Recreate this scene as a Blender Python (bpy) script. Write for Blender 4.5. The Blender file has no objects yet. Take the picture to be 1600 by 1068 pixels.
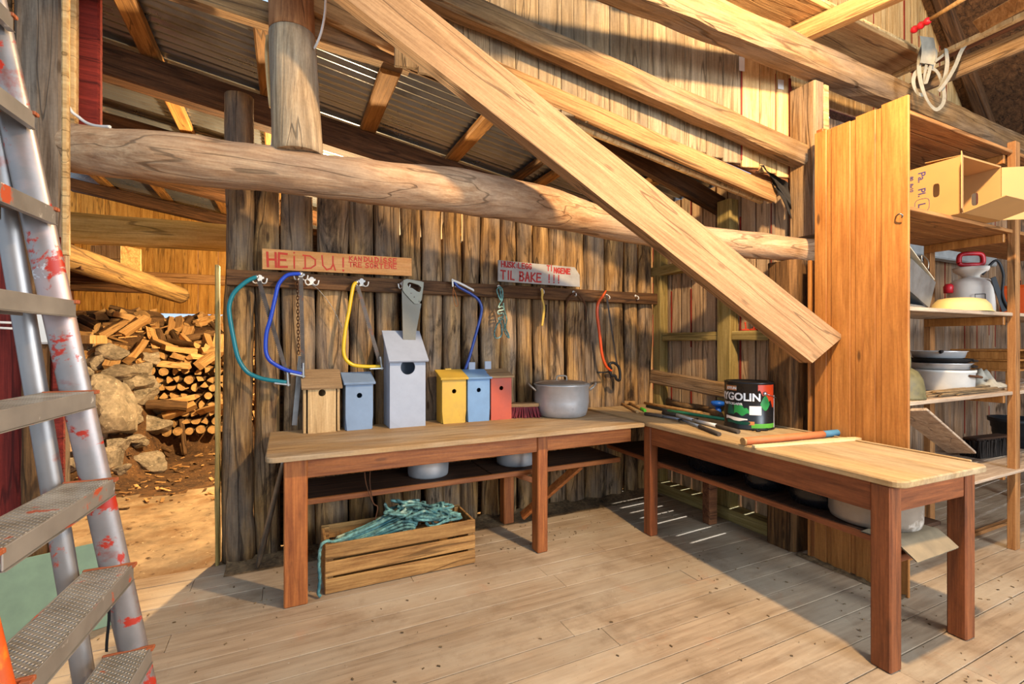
import bpy, math, random
from math import sin, cos, pi, radians as R, sqrt, floor as fl
from mathutils import Vector as V, Matrix as M, noise
random.seed(11)
S = bpy.context.scene
COL = S.collection

# ---------------------------------------------------------------- camera, world, lights
CH, F, YAW = 1.45, 740.0, R(25.5)
cam = bpy.data.cameras.new('camera'); co = bpy.data.objects.new('camera', cam); COL.objects.link(co)
cam.sensor_width = 36.0; cam.lens = 36.0 * F / 1600.0; cam.clip_start = 0.02
co.location = (0, 0, CH); co.rotation_euler = (pi / 2, 0, -YAW); S.camera = co
S.view_settings.view_transform = 'Standard'; S.view_settings.look = 'None'
S.view_settings.exposure = 0.88; S.view_settings.gamma = 1.0; S.view_settings.use_curve_mapping = False

w = bpy.data.worlds.new('world'); S.world = w; w.use_nodes = True
bg = w.node_tree.nodes['Background']
bg.inputs[0].default_value = (0.62, 0.79, 1.0, 1); bg.inputs[1].default_value = 0.6

def lamp(name, kind, loc, energy, color, size=0.1, target=None, **k):
    l = bpy.data.lights.new(name, kind); l.energy = energy; l.color = color
    if kind == 'AREA': l.shape = 'RECTANGLE'; l.size = size[0]; l.size_y = size[1]
    elif kind == 'SUN': l.angle = size
    else: l.shadow_soft_size = size
    for a, b in k.items(): setattr(l, a, b)
    o = bpy.data.objects.new(name, l); COL.objects.link(o); o.location = loc
    if target is not None:
        o.rotation_euler = (V(target) - V(loc)).to_track_quat('-Z', 'Y').to_euler()
    return o
WARM = (1.0, 0.73, 0.42)
lamp('barn_lamp', 'POINT', (2.15, 0.72, 3.40), 310, WARM, 0.06)
lamp('woodshed_lamp', 'POINT', (0.35, 5.6, 2.35), 430, (1.0, 0.70, 0.36), 0.06)
lamp('rear_fill', 'POINT', (3.6, -2.4, 2.5), 200, (0.84, 0.92, 1.0), 0.5)  # added cool fill behind the camera, no real lamp hangs there
lamp('door_daylight', 'AREA', (3.2, -4.5, 2.2), 150, (0.8, 0.9, 1.0), (3.0, 3.0), (2.6, 2.0, 0.9))
lamp('sun', 'SUN', (8, 4, 6), 9, (0.80, 0.90, 1.0), R(1.2), None).rotation_euler = (R(0), R(66), R(3))

# ---------------------------------------------------------------- helpers: photo measurements to world points
FW = V((sin(YAW), cos(YAW), 0)); RT = V((cos(YAW), -sin(YAW), 0)); UP = V((0, 0, 1))
def ray(u, v): return FW + RT * ((u - 800) / F) + UP * ((534 - v) / F)
def PD(u, v, d): return V((0, 0, CH)) + ray(u, v) * d
def PY(u, v, y): r = ray(u, v); return V((0, 0, CH)) + r * (y / r.y)
def PX(u, v, x): r = ray(u, v); return V((0, 0, CH)) + r * (x / r.x)
def PZ(u, v, z): r = ray(u, v); return V((0, 0, CH)) + r * ((z - CH) / r.z)
def depth(p): return p.x * FW.x + p.y * FW.y

def nz(p, s=1.0, seed=0.0): return noise.noise(V((p[0] * s + seed, p[1] * s - seed * .7, p[2] * s + seed * .3)))

# ---------------------------------------------------------------- helpers: materials
def lin(h):
    if isinstance(h, str):
        c = [int(h[i:i + 2], 16) / 255 for i in (0, 2, 4)]
        return tuple((x / 12.92 if x <= .04045 else ((x + .055) / 1.055) ** 2.4) for x in c) + (1,)
    return tuple(h) + (1,)
class NT:
    def __init__(s, name):
        s.m = bpy.data.materials.new(name); s.m.use_nodes = True; s.t = s.m.node_tree
        s.b = s.t.nodes['Principled BSDF']
    def n(s, ty, **k):
        o = s.t.nodes.new(ty)
        for a, b in k.items():
            if a[0] == '_': setattr(o, a[1:], b)
            else: s.set(o.inputs[int(a[1:]) if a[0] == 'i' and a[1:].isdigit() else a], b)
        return o
    def set(s, inp, v):
        if isinstance(v, bpy.types.NodeSocket): s.t.links.new(v, inp)
        elif hasattr(v, 'outputs'): s.t.links.new(v.outputs[0], inp)
        else: inp.default_value = v
    def math(s, op, a, b=0.0, clamp=False): return s.n('ShaderNodeMath', _operation=op, i0=a, i1=b, _use_clamp=clamp).outputs[0]
    def vm(s, op, a, b): return s.n('ShaderNodeVectorMath', _operation=op, i0=a, i1=b).outputs[0]
    def ramp(s, fac, *st):
        o = s.n('ShaderNodeValToRGB', i0=fac); e = o.color_ramp.elements
        while len(e) < len(st): e.new(0.5)
        for q, (p, c) in zip(e, st): q.position = p; q.color = c if len(c) == 4 else tuple(c) + (1,)
        return o.outputs[0]
    def rng(s, v, a, b, c=0.0, d=1.0): return s.n('ShaderNodeMapRange', i0=v, i1=a, i2=b, i3=c, i4=d).outputs[0]
    def mix(s, f, a, b, bt='MIX'):
        o = s.n('ShaderNodeMix', _data_type='RGBA', _blend_type=bt); s.set(o.inputs[0], f); s.set(o.inputs[6], a); s.set(o.inputs[7], b)
        return o.outputs[2]
    def noise(s, vec, scale, detail=4, rough=.55, dist=0.0): return s.n('ShaderNodeTexNoise', Vector=vec, Scale=scale, Detail=detail, Roughness=rough, Distortion=dist).outputs[0]
    def bump(s, h, st, dist=0.01): s.set(s.b.inputs['Normal'], s.n('ShaderNodeBump', Height=h, Strength=st, Distance=dist).outputs[0])
    def coords(s, scale=(1, 1, 1)):
        tc = s.n('ShaderNodeTexCoord').outputs['Object']
        r = s.math('ADD', s.n('ShaderNodeObjectInfo').outputs['Random'], s.n('ShaderNodeNewGeometry').outputs['Random Per Island'])
        off = s.n('ShaderNodeCombineXYZ', i0=s.math('MULTIPLY', r, 41.0), i1=s.math('MULTIPLY', r, 67.0), i2=s.math('MULTIPLY', r, 23.0)).outputs[0]
        return s.vm('ADD', tc, off), s.math('FRACT', s.math('MULTIPLY', r, 7.31))
    def mp(s, v, sc): return s.vm('MULTIPLY', v, sc)

def wood(name, light, dark, grey=None, greyamt=.5, axis=0, fine=1.0, rough=.78, bump=.35, knots=.5, jit=.25, patch=None, spec=.25, crack=.55):
    t = NT(name); p, r = t.coords()
    def sc(a, c): x = [c, c, c]; x[axis] = a; return tuple(x)
    g1 = t.noise(t.mp(p, sc(.8, 10 * fine)), 2.8, 9, .66, .35)
    g2 = t.noise(t.mp(p, sc(1.3, 42 * fine)), 2.2, 3, .6, .2)
    L = t.noise(t.mp(p, sc(.5, 1.6)), 2.4, 4, .6)
    c = t.mix(t.rng(g1, .32, .68), lin(dark), lin(light))
    c = t.mix(t.rng(g2, .30, .60, .45, 0), c, t.mix(.8, c, lin(dark), 'MULTIPLY'))
    if grey: c = t.mix(t.rng(L, .42, .62, 0, greyamt), c, t.mix(t.rng(g1, .3, .7), t.mix(.6, lin(grey), (0, 0, 0, 1)), lin(grey)))
    if patch:
        L2 = t.noise(t.mp(p, sc(.8, 3.2)), 2.0, 6, .68, .6)
        c = t.mix(t.rng(L2, patch[1], patch[1] + .12, 0, patch[2]), c, lin(patch[0]))
    sp = t.noise(p, 70, 2, .5); c = t.mix(t.rng(sp, .3, .7, .22, 0), c, t.mix(.5, c, (0, 0, 0, 1)))
    crk = 0.0
    if crack:
        cr = t.noise(t.mp(p, sc(.30, 4.5)), 1.7, 2.5, .5, .25); crk = t.rng(t.math('ABSOLUTE', t.math('SUBTRACT', cr, .5)), .004, .012, crack, 0)
        c = t.mix(crk, c, t.mix(.85, lin(dark), (.004, .002, .001, 1)))
    if knots:
        vo = t.n('ShaderNodeTexVoronoi', Vector=t.mp(p, sc(1.4, 5.0)), Scale=1.5).outputs['Distance']
        c = t.mix(t.rng(vo, .05, .10, knots, 0), c, t.mix(.75, lin(dark), (.02, .01, .004, 1)))
    v = t.rng(r, 0, 1, 1 - jit, 1 + jit * .6)
    c = t.mix(1.0, c, t.n('ShaderNodeCombineColor', i0=v, i1=v, i2=v).outputs[0], 'MULTIPLY')
    t.set(t.b.inputs['Base Color'], c); t.b.inputs['Roughness'].default_value = rough
    t.b.inputs['Specular IOR Level'].default_value = spec
    t.bump(t.math('SUBTRACT', t.math('ADD', g1, t.math('MULTIPLY', g2, .6)), t.math('MULTIPLY', crk, 1.2) if crack else 0.0), bump, .012)
    return t.m

def plain(name, col, rough=.5, metal=0.0, var=.12, scale=14.0, bump=.08, spots=None, spec=.4):
    t = NT(name); p, r = t.coords()
    n1 = t.noise(p, scale, 6, .6); n2 = t.noise(p, scale * .17, 3)
    c = t.mix(t.rng(t.math('ADD', n1, n2), .7, 1.3), t.mix(var * 2.2, lin(col), (.0, .0, .0, 1)), lin(col))
    rg = rough
    for s in (spots or []):       # (colour, scale, threshold, width)
        k = t.rng(t.noise(p, s[1], 6, .62, .3), s[2], s[2] + s[3])
        c = t.mix(k, c, lin(s[0]))
        if metal and len(s) > 4: t.set(t.b.inputs['Metallic'], t.math('MULTIPLY', t.math('SUBTRACT', 1.0, k), metal))
    t.set(t.b.inputs['Base Color'], c)
    t.set(t.b.inputs['Roughness'], t.rng(n1, .3, .7, rg * .85, min(1, rg * 1.15)))
    if metal and not any(len(s) > 4 for s in (spots or [])): t.b.inputs['Metallic'].default_value = metal
    t.b.inputs['Specular IOR Level'].default_value = spec
    if bump: t.bump(n1, bump, .006)
    return t.m

# ---------------------------------------------------------------- helpers: geometry
class MB:
    def __init__(s): s.v = []; s.f = []; s.mi = []; s.sm = []
    def add(s, vs, fs, mat=0, smooth=False, T=None):
        o = len(s.v)
        s.v += [tuple(T @ V(x)) if T is not None else tuple(x) for x in vs]
        s.f += [tuple(i + o for i in f) for f in fs]; s.mi += [mat] * len(fs); s.sm += [smooth] * len(fs)
        return s
    def box(s, lo, hi, bev=0.0, mat=0, T=None):
        x0, y0, z0 = lo; x1, y1, z1 = hi
        if bev <= 0:
            vs = [(x, y, z) for x in (x0, x1) for y in (y0, y1) for z in (z0, z1)]
            return s.add(vs, [(0, 1, 3, 2), (4, 6, 7, 5), (0, 4, 5, 1), (2, 3, 7, 6), (0, 2, 6, 4), (1, 5, 7, 3)], mat, False, T)
        b = min(bev, (x1 - x0) * .45, (y1 - y0) * .45, (z1 - z0) * .45)
        vs = []; idx = {}
        for ix, x in ((0, x0), (1, x1)):
            for iy, y in ((0, y0), (1, y1)):
                for iz, z in ((0, z0), (1, z1)):
                    sx, sy, sz = (1 - 2 * ix) * b, (1 - 2 * iy) * b, (1 - 2 * iz) * b
                    for k, q in (('x', (x, y + sy, z + sz)), ('y', (x + sx, y, z + sz)), ('z', (x + sx, y + sy, z))):
                        idx[(ix, iy, iz, k)] = len(vs); vs.append(q)
        g = lambda *a: idx[a]
        fs = []
        for i in (0, 1):
            q = [g(i, 0, 0, 'x'), g(i, 1, 0, 'x'), g(i, 1, 1, 'x'), g(i, 0, 1, 'x')]; fs.append(q if i else q[::-1])
            q = [g(0, i, 0, 'y'), g(0, i, 1, 'y'), g(1, i, 1, 'y'), g(1, i, 0, 'y')]; fs.append(q if i else q[::-1])
            q = [g(0, 0, i, 'z'), g(1, 0, i, 'z'), g(1, 1, i, 'z'), g(0, 1, i, 'z')]; fs.append(q if i else q[::-1])
        for a in (0, 1):
            for c in (0, 1):
                fl_ = (a + c) % 2 == 0
                q = [g(a, c, 0, 'x'), g(a, c, 0, 'y'), g(a, c, 1, 'y'), g(a, c, 1, 'x')]; fs.append(q if fl_ else q[::-1])
                q = [g(a, 0, c, 'x'), g(a, 1, c, 'x'), g(a, 1, c, 'z'), g(a, 0, c, 'z')]; fs.append(q if fl_ else q[::-1])
                q = [g(0, a, c, 'z'), g(1, a, c, 'z'), g(1, a, c, 'y'), g(0, a, c, 'y')]; fs.append(q if not fl_ else q[::-1])
                for e in (0, 1):
                    q = [g(a, c, e, 'x'), g(a, c, e, 'y'), g(a, c, e, 'z')]; fs.append(q if (a + c + e) % 2 else q[::-1])
        return s.add(vs, fs, mat, False, T)
    def bar(s, p0, p1, w, h, bev=.003, up=(0, 0, 1), mat=0):
        T, L = frame(p0, p1, up); return s.box((0, -w / 2, -h / 2), (L, w / 2, h / 2), bev, mat, T)
    def tube(s, pts, r, seg=10, mat=0, cap=True, flat=1.0, twist=0.0, lobes=0, wob=0.0, closed=False, up=None):
        pts = [V(p) for p in pts]; n = len(pts)
        rr = r if hasattr(r, '__len__') else [r] * n
        vs = []; fs = []
        t0 = (pts[1] - pts[0]).normalized()
        u = (V(up) if up else (V((0, 0, 1)) if abs(t0.z) < .9 else V((1, 0, 0))))
        a = (u - t0 * u.dot(t0)).normalized(); ln = 0.0
        for i, p in enumerate(pts):
            if closed: t = (pts[(i + 1) % n] - pts[i - 1]).normalized()
            else: t = (pts[min(i + 1, n - 1)] - pts[max(i - 1, 0)]).normalized()
            a = (a - t * a.dot(t)).normalized(); b = t.cross(a)
            if i: ln += (p - pts[i - 1]).length
            for k in range(seg):
                th = 2 * pi * k / seg; q = rr[i]
                if lobes: q *= 1 + .2 * cos(lobes * th - ln * twist)
                if wob: q *= 1 + wob * noise.noise(V((cos(th) * 1.2, sin(th) * 1.2, ln * 3 + rr[0] * 77)))
                vs.append(p + a * (q * cos(th)) + b * (q * flat * sin(th)))
        m = n if closed else n - 1
        for i in range(m):
            for k in range(seg):
                j = (i + 1) % n
                fs.append((i * seg + k, j * seg + k, j * seg + (k + 1) % seg, i * seg + (k + 1) % seg))
        s.add(vs, fs, mat, True)
        if cap and not closed:
            o = len(s.v) - len(vs)
            s.f += [tuple(o + k for k in range(seg)), tuple(o + (n - 1) * seg + k for k in range(seg))[::-1]]; s.mi += [mat, mat]; s.sm += [False, False]
        return s
    def lathe(s, prof, seg=32, mat=0, c=(0, 0, 0), T=None, smooth=True, a0=0.0):
        vs = []; fs = []
        for (r, z) in prof:
            for k in range(seg): th = a0 + 2 * pi * k / seg; vs.append((c[0] + r * cos(th), c[1] + r * sin(th), c[2] + z))
        for i in range(len(prof) - 1):
            for k in range(seg):
                a = i * seg + k; b = i * seg + (k + 1) % seg
                fs.append((a, b, b + seg, a + seg))
        return s.add(vs, fs, mat, smooth, T)
    def prism(s, poly, th, T=None, mat=0, smooth=False):   # poly in local XY, thickness along +Z
        n = len(poly); vs = [(x, y, 0) for x, y in poly] + [(x, y, th) for x, y in poly]
        fs = [tuple(range(n))[::-1], tuple(range(n, 2 * n))] + [(i, (i + 1) % n, (i + 1) % n + n, i + n) for i in range(n)]
        return s.add(vs, fs, mat, smooth, T)
    def grid(s, fn, nu, nv, mat=0, smooth=True):
        vs = [fn(i / nu, j / nv) for i in range(nu + 1) for j in range(nv + 1)]
        fs = [(i * (nv + 1) + j, (i + 1) * (nv + 1) + j, (i + 1) * (nv + 1) + j + 1, i * (nv + 1) + j + 1) for i in range(nu) for j in range(nv)]
        return s.add(vs, fs, mat, smooth)

def frame(p0, p1, up=(0, 0, 1)):
    p0 = V(p0); p1 = V(p1); x = (p1 - p0); L = x.length; x.normalize()
    z = V(up); z = z - x * z.dot(x)
    if z.length < 1e-4: z = V((1, 0, 0)) - x * x.x
    z.normalize(); y = z.cross(x)
    T = M((x, y, z)).transposed().to_4x4(); T.translation = p0
    return T, L

def world_of(o):
    m = o.matrix_basis.copy()
    while o.parent: o = o.parent; m = o.matrix_basis @ m
    return m
def obj(name, mb, mats, parent=None, T=None, world=False, shade=None):
    """mb: MB in local space (T places the object); world=True: MB in world space, moved under its parent."""
    me = bpy.data.meshes.new(name); me.from_pydata(mb.v, [], mb.f)
    for m in (mats if isinstance(mats, (list, tuple)) else [mats]): me.materials.append(m)
    me.polygons.foreach_set('material_index', mb.mi); me.polygons.foreach_set('use_smooth', mb.sm)
    o = bpy.data.objects.new(name, me); COL.objects.link(o)
    if parent: o.parent = parent
    if world:
        if parent: me.transform(world_of(parent).inverted())
        else:
            lo = V([min(v.co[i] for v in me.vertices) for i in range(3)]); hi = V([max(v.co[i] for v in me.vertices) for i in range(3)])
            c = (lo + hi) / 2; c.z = lo.z; me.transform(M.Translation(-c)); o.location = c
    if T is not None: o.matrix_basis = T
    me.update()
    return o
def tag(o, label, cat, group=None, kind=None):
    o['label'] = label; o['category'] = cat
    if group: o['group'] = group
    if kind: o['kind'] = kind
    return o
def thing(name, label, cat, loc=(0, 0, 0), rz=0.0, group=None, rot=None):
    o = bpy.data.objects.new(name, None); COL.objects.link(o); o.location = loc
    o.rotation_euler = rot or (0, 0, rz); o.empty_display_size = .1
    return tag(o, label, cat, group)
def struct(o, label=None, cat=None): 
    o['kind'] = 'structure'
    if label: o['label'] = label
    if cat: o['category'] = cat
    return o
def copy_tree(o, parent=None):
    c = o.copy(); COL.objects.link(c)
    if parent: c.parent = parent
    for ch in [x for x in o.children]: copy_tree(ch, c)
    return c

def timber(name, p0, p1, w, h, mat, up=(0, 0, 1), jit=.004, bev=.012, nseg=None, taper=1.0, parent=None, bow=0.0, wane=0.0):
    """a hewn timber between two points, grain along its own X"""
    T, L = frame(p0, p1, up); n = nseg or max(2, int(L / .18)); vs = []; fs = []
    sd = random.random() * 90
    for i in range(n + 1):
        t = i / n; k = 1 + (taper - 1) * t; a, b = w * k / 2, h * k / 2; bv = min(bev, a * .5, b * .5)
        ring = [(-a + bv, -b), (a - bv, -b), (a, -b + bv), (a, b - bv), (a - bv, b), (-a + bv, b), (-a, b - bv), (-a, -b + bv)]
        for j, (y, z) in enumerate(ring):
            e = jit * noise.noise(V((i * .9 + sd, j * 3.1, 1))); e2 = jit * noise.noise(V((i * .9 + sd, j * 3.1, 9)))
            wv = wane * max(0, noise.noise(V((t * L * .9 + sd, (j // 2) * 5.0, 4))))
            f_ = 1 - wv
            vs.append((t * L, y * f_ + e, z * f_ + e2 + bow * sin(pi * t)))
    for i in range(n):
        for j in range(8): fs.append((i * 8 + j, (i + 1) * 8 + j, (i + 1) * 8 + (j + 1) % 8, i * 8 + (j + 1) % 8)[::-1])
    fs.append(tuple(range(8))); fs.append(tuple(n * 8 + j for j in range(8))[::-1])
    mb = MB().add(vs, fs)
    if parent: T = world_of(parent).inverted() @ T
    return obj(name, mb, mat, parent, T)

def spline(pts, n=8):
    pts = [V(p) for p in pts]; out = []
    for i in range(len(pts) - 1):
        p0 = pts[max(i - 1, 0)]; p1 = pts[i]; p2 = pts[i + 1]; p3 = pts[min(i + 2, len(pts) - 1)]
        for k in range(n):
            t = k / n
            out.append(.5 * ((2 * p1) + (p2 - p0) * t + (2 * p0 - 5 * p1 + 4 * p2 - p3) * t * t + (3 * p1 - p0 - 3 * p2 + p3) * t ** 3))
    out.append(pts[-1]); return out
def spl1(xs, n): return [v.x for v in spline([V((x, 0, 0)) for x in xs], n)]

def logtube(mb, pts, rads, n=10, seg=22, lump=.05, mat=0, seed=0.0):
    """an irregular round log along a curve"""
    P = spline(pts, n); Rr = spl1(rads, n); vs = []; fs = []
    t0 = (P[1] - P[0]).normalized(); a = (V((0, 0, 1)) - t0 * t0.z) if abs(t0.z) < .9 else V((1, 0, 0)); a.normalize()
    for i, p in enumerate(P):
        t = (P[min(i + 1, len(P) - 1)] - P[max(i - 1, 0)]).normalized(); a = (a - t * a.dot(t)).normalized(); b = t.cross(a)
        for k in range(seg):
            th = 2 * pi * k / seg; d = a * cos(th) + b * sin(th); q = p + d * Rr[i]
            e = lump * noise.noise(q * 3.1 + V((seed, 0, 0))) + lump * .45 * noise.noise(q * 9.0 + V((0, seed, 0)))
            vs.append(p + d * Rr[i] * (1 + e * 2.2))
    for i in range(len(P) - 1):
        for k in range(seg): fs.append((i * seg + k, i * seg + (k + 1) % seg, (i + 1) * seg + (k + 1) % seg, (i + 1) * seg + k)[::-1])
    mb.add(vs, fs, mat, True)
    o = len(mb.v) - len(vs)
    mb.f += [tuple(o + k for k in range(seg)), tuple(o + (len(P) - 1) * seg + k for k in range(seg))[::-1]]; mb.mi += [mat] * 2; mb.sm += [False] * 2
    return mb

def boards(mb, x0, x1, z0, z1, wmin, wmax, th, y=0.0, gap=.004, seed=1, zt=None, zb=None, bev=.004, mat=None):
    """vertical boards side by side along local X, thickness along local Y"""
    rnd = random.Random(seed); x = x0
    while x < x1 - .01:
        wd = min(rnd.uniform(wmin, wmax), x1 - x)
        a = zb(x + wd / 2) if zb else z0; b = zt(x + wd / 2) if zt else z1
        e = rnd.uniform(-.003, .003)
        mb.box((x + gap / 2, y + e, a), (x + wd - gap / 2, y + th + e, b), bev, mat(x + wd / 2) if mat else 0)
        x += wd
    return mb

# ---------------------------------------------------------------- materials
m_floor = NT('worn_floor_boards')
def _floor(t):
    p, r = t.coords(); tc = t.n('ShaderNodeTexCoord').outputs['Object']
    g = t.noise(t.mp(p, (1, 14, 14)), 2.5, 6, .6, .4); L = t.noise(t.mp(tc, (1, 1.6, 1)), 1.3, 5, .6); sp = t.noise(tc, 55, 3, .6)
    c = t.mix(t.rng(g, .3, .7), lin('8a7259'), lin('b0977a'))
    c = t.mix(t.rng(L, .42, .62, 0, .6), c, lin('b5a48c'))
    c = t.mix(t.rng(t.noise(tc, 2.2, 7, .7), .53, .68, 0, .55), c, lin('7a6148'))
    c = t.mix(t.rng(t.noise(tc, 3.1, 6, .7, .5), .60, .72, 0, .35), c, lin('b0754f'))
    c = t.mix(t.rng(sp, .70, .76, 0, .5), c, lin('d8d0c2')); c = t.mix(t.rng(t.noise(tc, 60, 2), .27, .31, .35, 0), c, lin('4a3826'))
    v = t.rng(r, 0, 1, .9, 1.08); c = t.mix(1.0, c, t.n('ShaderNodeCombineColor', i0=v, i1=v, i2=v).outputs[0], 'MULTIPLY')
    t.set(t.b.inputs['Base Color'], c); t.b.inputs['Roughness'].default_value = .72; t.b.inputs['Specular IOR Level'].default_value = .25
    t.bump(t.math('ADD', g, sp), .18, .006)
    return t.m
m_floor = _floor(m_floor)
m_slab = wood('weathered_slab_wood', 'd8a868', '5a3a1e', grey='8d857c', greyamt=.6, axis=2, fine=.8, bump=.9, knots=.8, jit=.25, patch=('1a120b', .53, .9))
m_post = wood('grey_hewn_post', 'a08a72', '5e4a38', grey='8f867a', greyamt=.6, axis=0, bump=.5, knots=.6, patch=('2a1d12', .64, .6))
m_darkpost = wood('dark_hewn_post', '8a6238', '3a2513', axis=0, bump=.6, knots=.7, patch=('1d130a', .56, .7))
m_log = wood('debarked_log', 'dab48a', 'a67a54', grey='8c7d70', greyamt=.45, axis=0, fine=.8, bump=.45, knots=.5, patch=('6e4a38', .60, .55), jit=.1)
m_roundpost = wood('pale_round_post', 'd2b48c', '8f7454', grey='8f8678', greyamt=.6, axis=2, bump=.5, knots=.3, jit=.1)
m_roundred = wood('reddish_round_post', 'bd8452', '7c4c2a', axis=2, bump=.5, knots=.3, jit=.1)
m_brace = wood('brace_sawn_wood', 'b8926a', '94704c', axis=0, fine=1.2, bump=.3, knots=.5, jit=.08)
m_beam = wood('frame_beam_wood', 'b08a5c', '74532f', grey='98897a', greyamt=.45, axis=0, bump=.55, knots=.5, jit=.12, patch=('3b2817', .66, .5))
m_plank = wood('plank_wood', 'c89a62', '93673a', axis=0, bump=.3, knots=.5, jit=.15)
m_redplank = wood('reddish_brown_plank', '94603c', '5c3520', axis=0, bump=.3, knots=.3, jit=.1)
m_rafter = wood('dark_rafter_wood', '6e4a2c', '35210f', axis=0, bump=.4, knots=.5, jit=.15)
m_purlin = wood('purlin_wood', 'b88647', '7e5527', axis=0, bump=.3, knots=.5, jit=.25)
m_greyboard = wood('old_grey_boards', 'b29873', '7b6243', grey='8b7d6a', greyamt=.5, axis=2, bump=.5, knots=.6, jit=.2)
m_newboard = wood('new_light_boards', 'e0bd86', 'b98e54', axis=2, fine=.8, bump=.2, knots=.6, jit=.1)
m_wallboard = wood('right_wall_boards', 'd6b48c', 'a98662', grey='b3a08c', greyamt=.4, axis=2, fine=.8, bump=.25, knots=.6, jit=.12)
m_shelfwall = wood('shelf_wall_boards', 'b99470', '7f5f42', grey='a3978a', greyamt=.55, axis=2, bump=.3, knots=.6, jit=.15)
m_farboard = wood('far_wall_boards', 'd9a552', 'a8742c', axis=2, fine=.7, bump=.2, knots=.7, jit=.12)
m_yellowbeam = wood('yellowish_log_beam', 'dcc07a', 'a8883e', axis=0, fine=.8, bump=.4, knots=.5, jit=.05)
m_treated = wood('treated_stud_wood', 'b8a064', '86703a', axis=0, bump=.2, knots=.5, jit=.12)
m_panel = wood('varnished_panel_boards', 'c68644', '9e6429', axis=2, fine=.8, bump=.15, knots=.9, jit=.08, rough=.5, spec=.4, crack=.12)
m_shelf = wood('shelf_planks', 'c08750', '8d5c30', axis=0, bump=.25, knots=.5, jit=.12)
m_shelftop = wood('pale_shelf_planks', 'cdb59a', '9b8068', axis=0, bump=.25, knots=.4, jit=.12)
m_benchtop = wood('bench_top_fibreboard', 'bf9a6a', '94724a', axis=0, fine=.6, bump=.12, knots=0, jit=.05, rough=.7, grey='c9b598', greyamt=.5, crack=0)
m_benchtop2 = wood('right_bench_top_fibreboard', 'c9a878', 'a8875a', axis=1, fine=.5, bump=.1, knots=0, jit=.05, rough=.7, grey='cdb694', greyamt=.5, crack=0)
m_bench2y = wood('dark_bench_apron', 'a55e32', '703b1b', axis=1, bump=.15, knots=.5, jit=.08, rough=.55, spec=.4, crack=0)
m_shelfpost = wood('shelf_post_wood', 'c08a54', '946236', axis=2, bump=.2, knots=.5, jit=.1)
m_dullblade = plain('dull_saw_plate', '7c7566', .5, metal=.25, var=.2, scale=9)
m_bench = wood('stained_bench_wood', 'bf7236', '87471b', axis=0, fine=1.0, bump=.15, knots=.5, jit=.12, rough=.55, spec=.4, crack=.15)
m_benchleg = wood('stained_bench_leg', 'bf7236', '85451a', axis=2, fine=1.0, bump=.15, knots=.4, jit=.12, rough=.55, spec=.4, crack=.15)
m_bench2 = wood('dark_bench_wood', 'a35c30', '6f3a1a', axis=0, bump=.15, knots=.5, jit=.1, rough=.55, spec=.4, crack=.15)
m_bench2leg = wood('dark_bench_leg', 'a55e32', '703b1b', axis=2, bump=.15, knots=.4, jit=.1, rough=.55, spec=.4, crack=.15)
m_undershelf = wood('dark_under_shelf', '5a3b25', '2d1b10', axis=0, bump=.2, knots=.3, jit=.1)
m_rail = wood('hook_rail_wood', '74502f', '3e2716', axis=0, fine=1.2, bump=.3, knots=.3, jit=.05, patch=('2a1a10', .55, .6))
m_crate = wood('crate_wood', 'c8985a', '85592e', axis=0, bump=.35, knots=.6, jit=.2, patch=('4a3320', .6, .5))
m_redpaint = wood('red_painted_wood', '8e2f22', '5c1a13', axis=2, fine=1.2, bump=.4, knots=.2, jit=.1, patch=('9a6a48', .66, .5))
m_redseam = plain('red_paint_seam', '8c2a18', .7)
m_firewood = wood('split_firewood_wood', 'dcb57c', 'b07f45', axis=0, fine=1.5, bump=.3, knots=.3, jit=.3)
m_bark = wood('firewood_bark', '8a6a48', '4c3722', axis=0, fine=1.0, bump=.7, knots=0, jit=.25)
m_endgrain = plain('firewood_end_grain', 'd0a468', .8, var=.25, scale=25)
m_rock = plain('rough_field_stone', 'a89a84', .85, var=.35, scale=7, bump=.6, spots=[('6f6250', 2.2, .52, .2), ('c8bda6', 9, .62, .08)])
m_dirt = plain('trampled_earth', 'b79c78', .95, var=.3, scale=9, bump=.8, spots=[('7a5a38', 1.6, .50, .12), ('4a3320', 14, .6, .08), ('d6c09a', 30, .66, .05)])
m_soil = plain('dark_bark_litter', '6e4d2c', .95, var=.4, scale=22, bump=.9, spots=[('b08a56', 40, .62, .05), ('2e1d10', 16, .56, .1)])
m_zinc = plain('galvanised_roof_sheet', '9aa0a6', .3, metal=.75, var=.12, scale=3, bump=.02, spots=[('66645f', 1.2, .55, .2)])
m_alu = plain('dull_aluminium', 'b6b4b0', .36, metal=.9, var=.15, scale=9, bump=.03, spots=[('7d7870', 5, .58, .15)])
m_potalu = plain('scratched_pot_aluminium', 'cfcecd', .38, metal=.5, var=.12, scale=12, bump=.05, spots=[('8f8a82', 6, .6, .12)])
m_oldalu = plain('stained_old_aluminium', 'a99c8c', .5, metal=.5, var=.2, scale=6, bump=.08, spots=[('d0c8bc', 5, .58, .06), ('7a6450', 3, .56, .2)])
m_ladder = plain('ladder_aluminium_with_red_paint', 'a39a95', .4, metal=.6, var=.15, scale=8, bump=.03, spots=[('b09890', 3.5, .5, .12), ('9a4636', 5, .60, .10), ('a62c18', 7.5, .56, .03, 1), ('d8d4d0', 12, .68, .03)])
m_ladder2 = plain('ladder_rear_aluminium', '9f9893', .38, metal=.6, var=.12, scale=8, bump=.03, spots=[('9a5648', 5, .6, .1), ('a84a34', 9, .66, .03, 1)])
m_ladorange = plain('orange_painted_rail', 'd0561e', .45, var=.15, scale=9, spots=[('d88a20', 6, .52, .08), ('8f2312', 9, .58, .05)])
m_capbrown = plain('brown_tread_cap', 'a2552e', .6, var=.15)
m_black = plain('black_metal', '1c1b1c', .5, metal=.3, var=.2, bump=.1)
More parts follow.
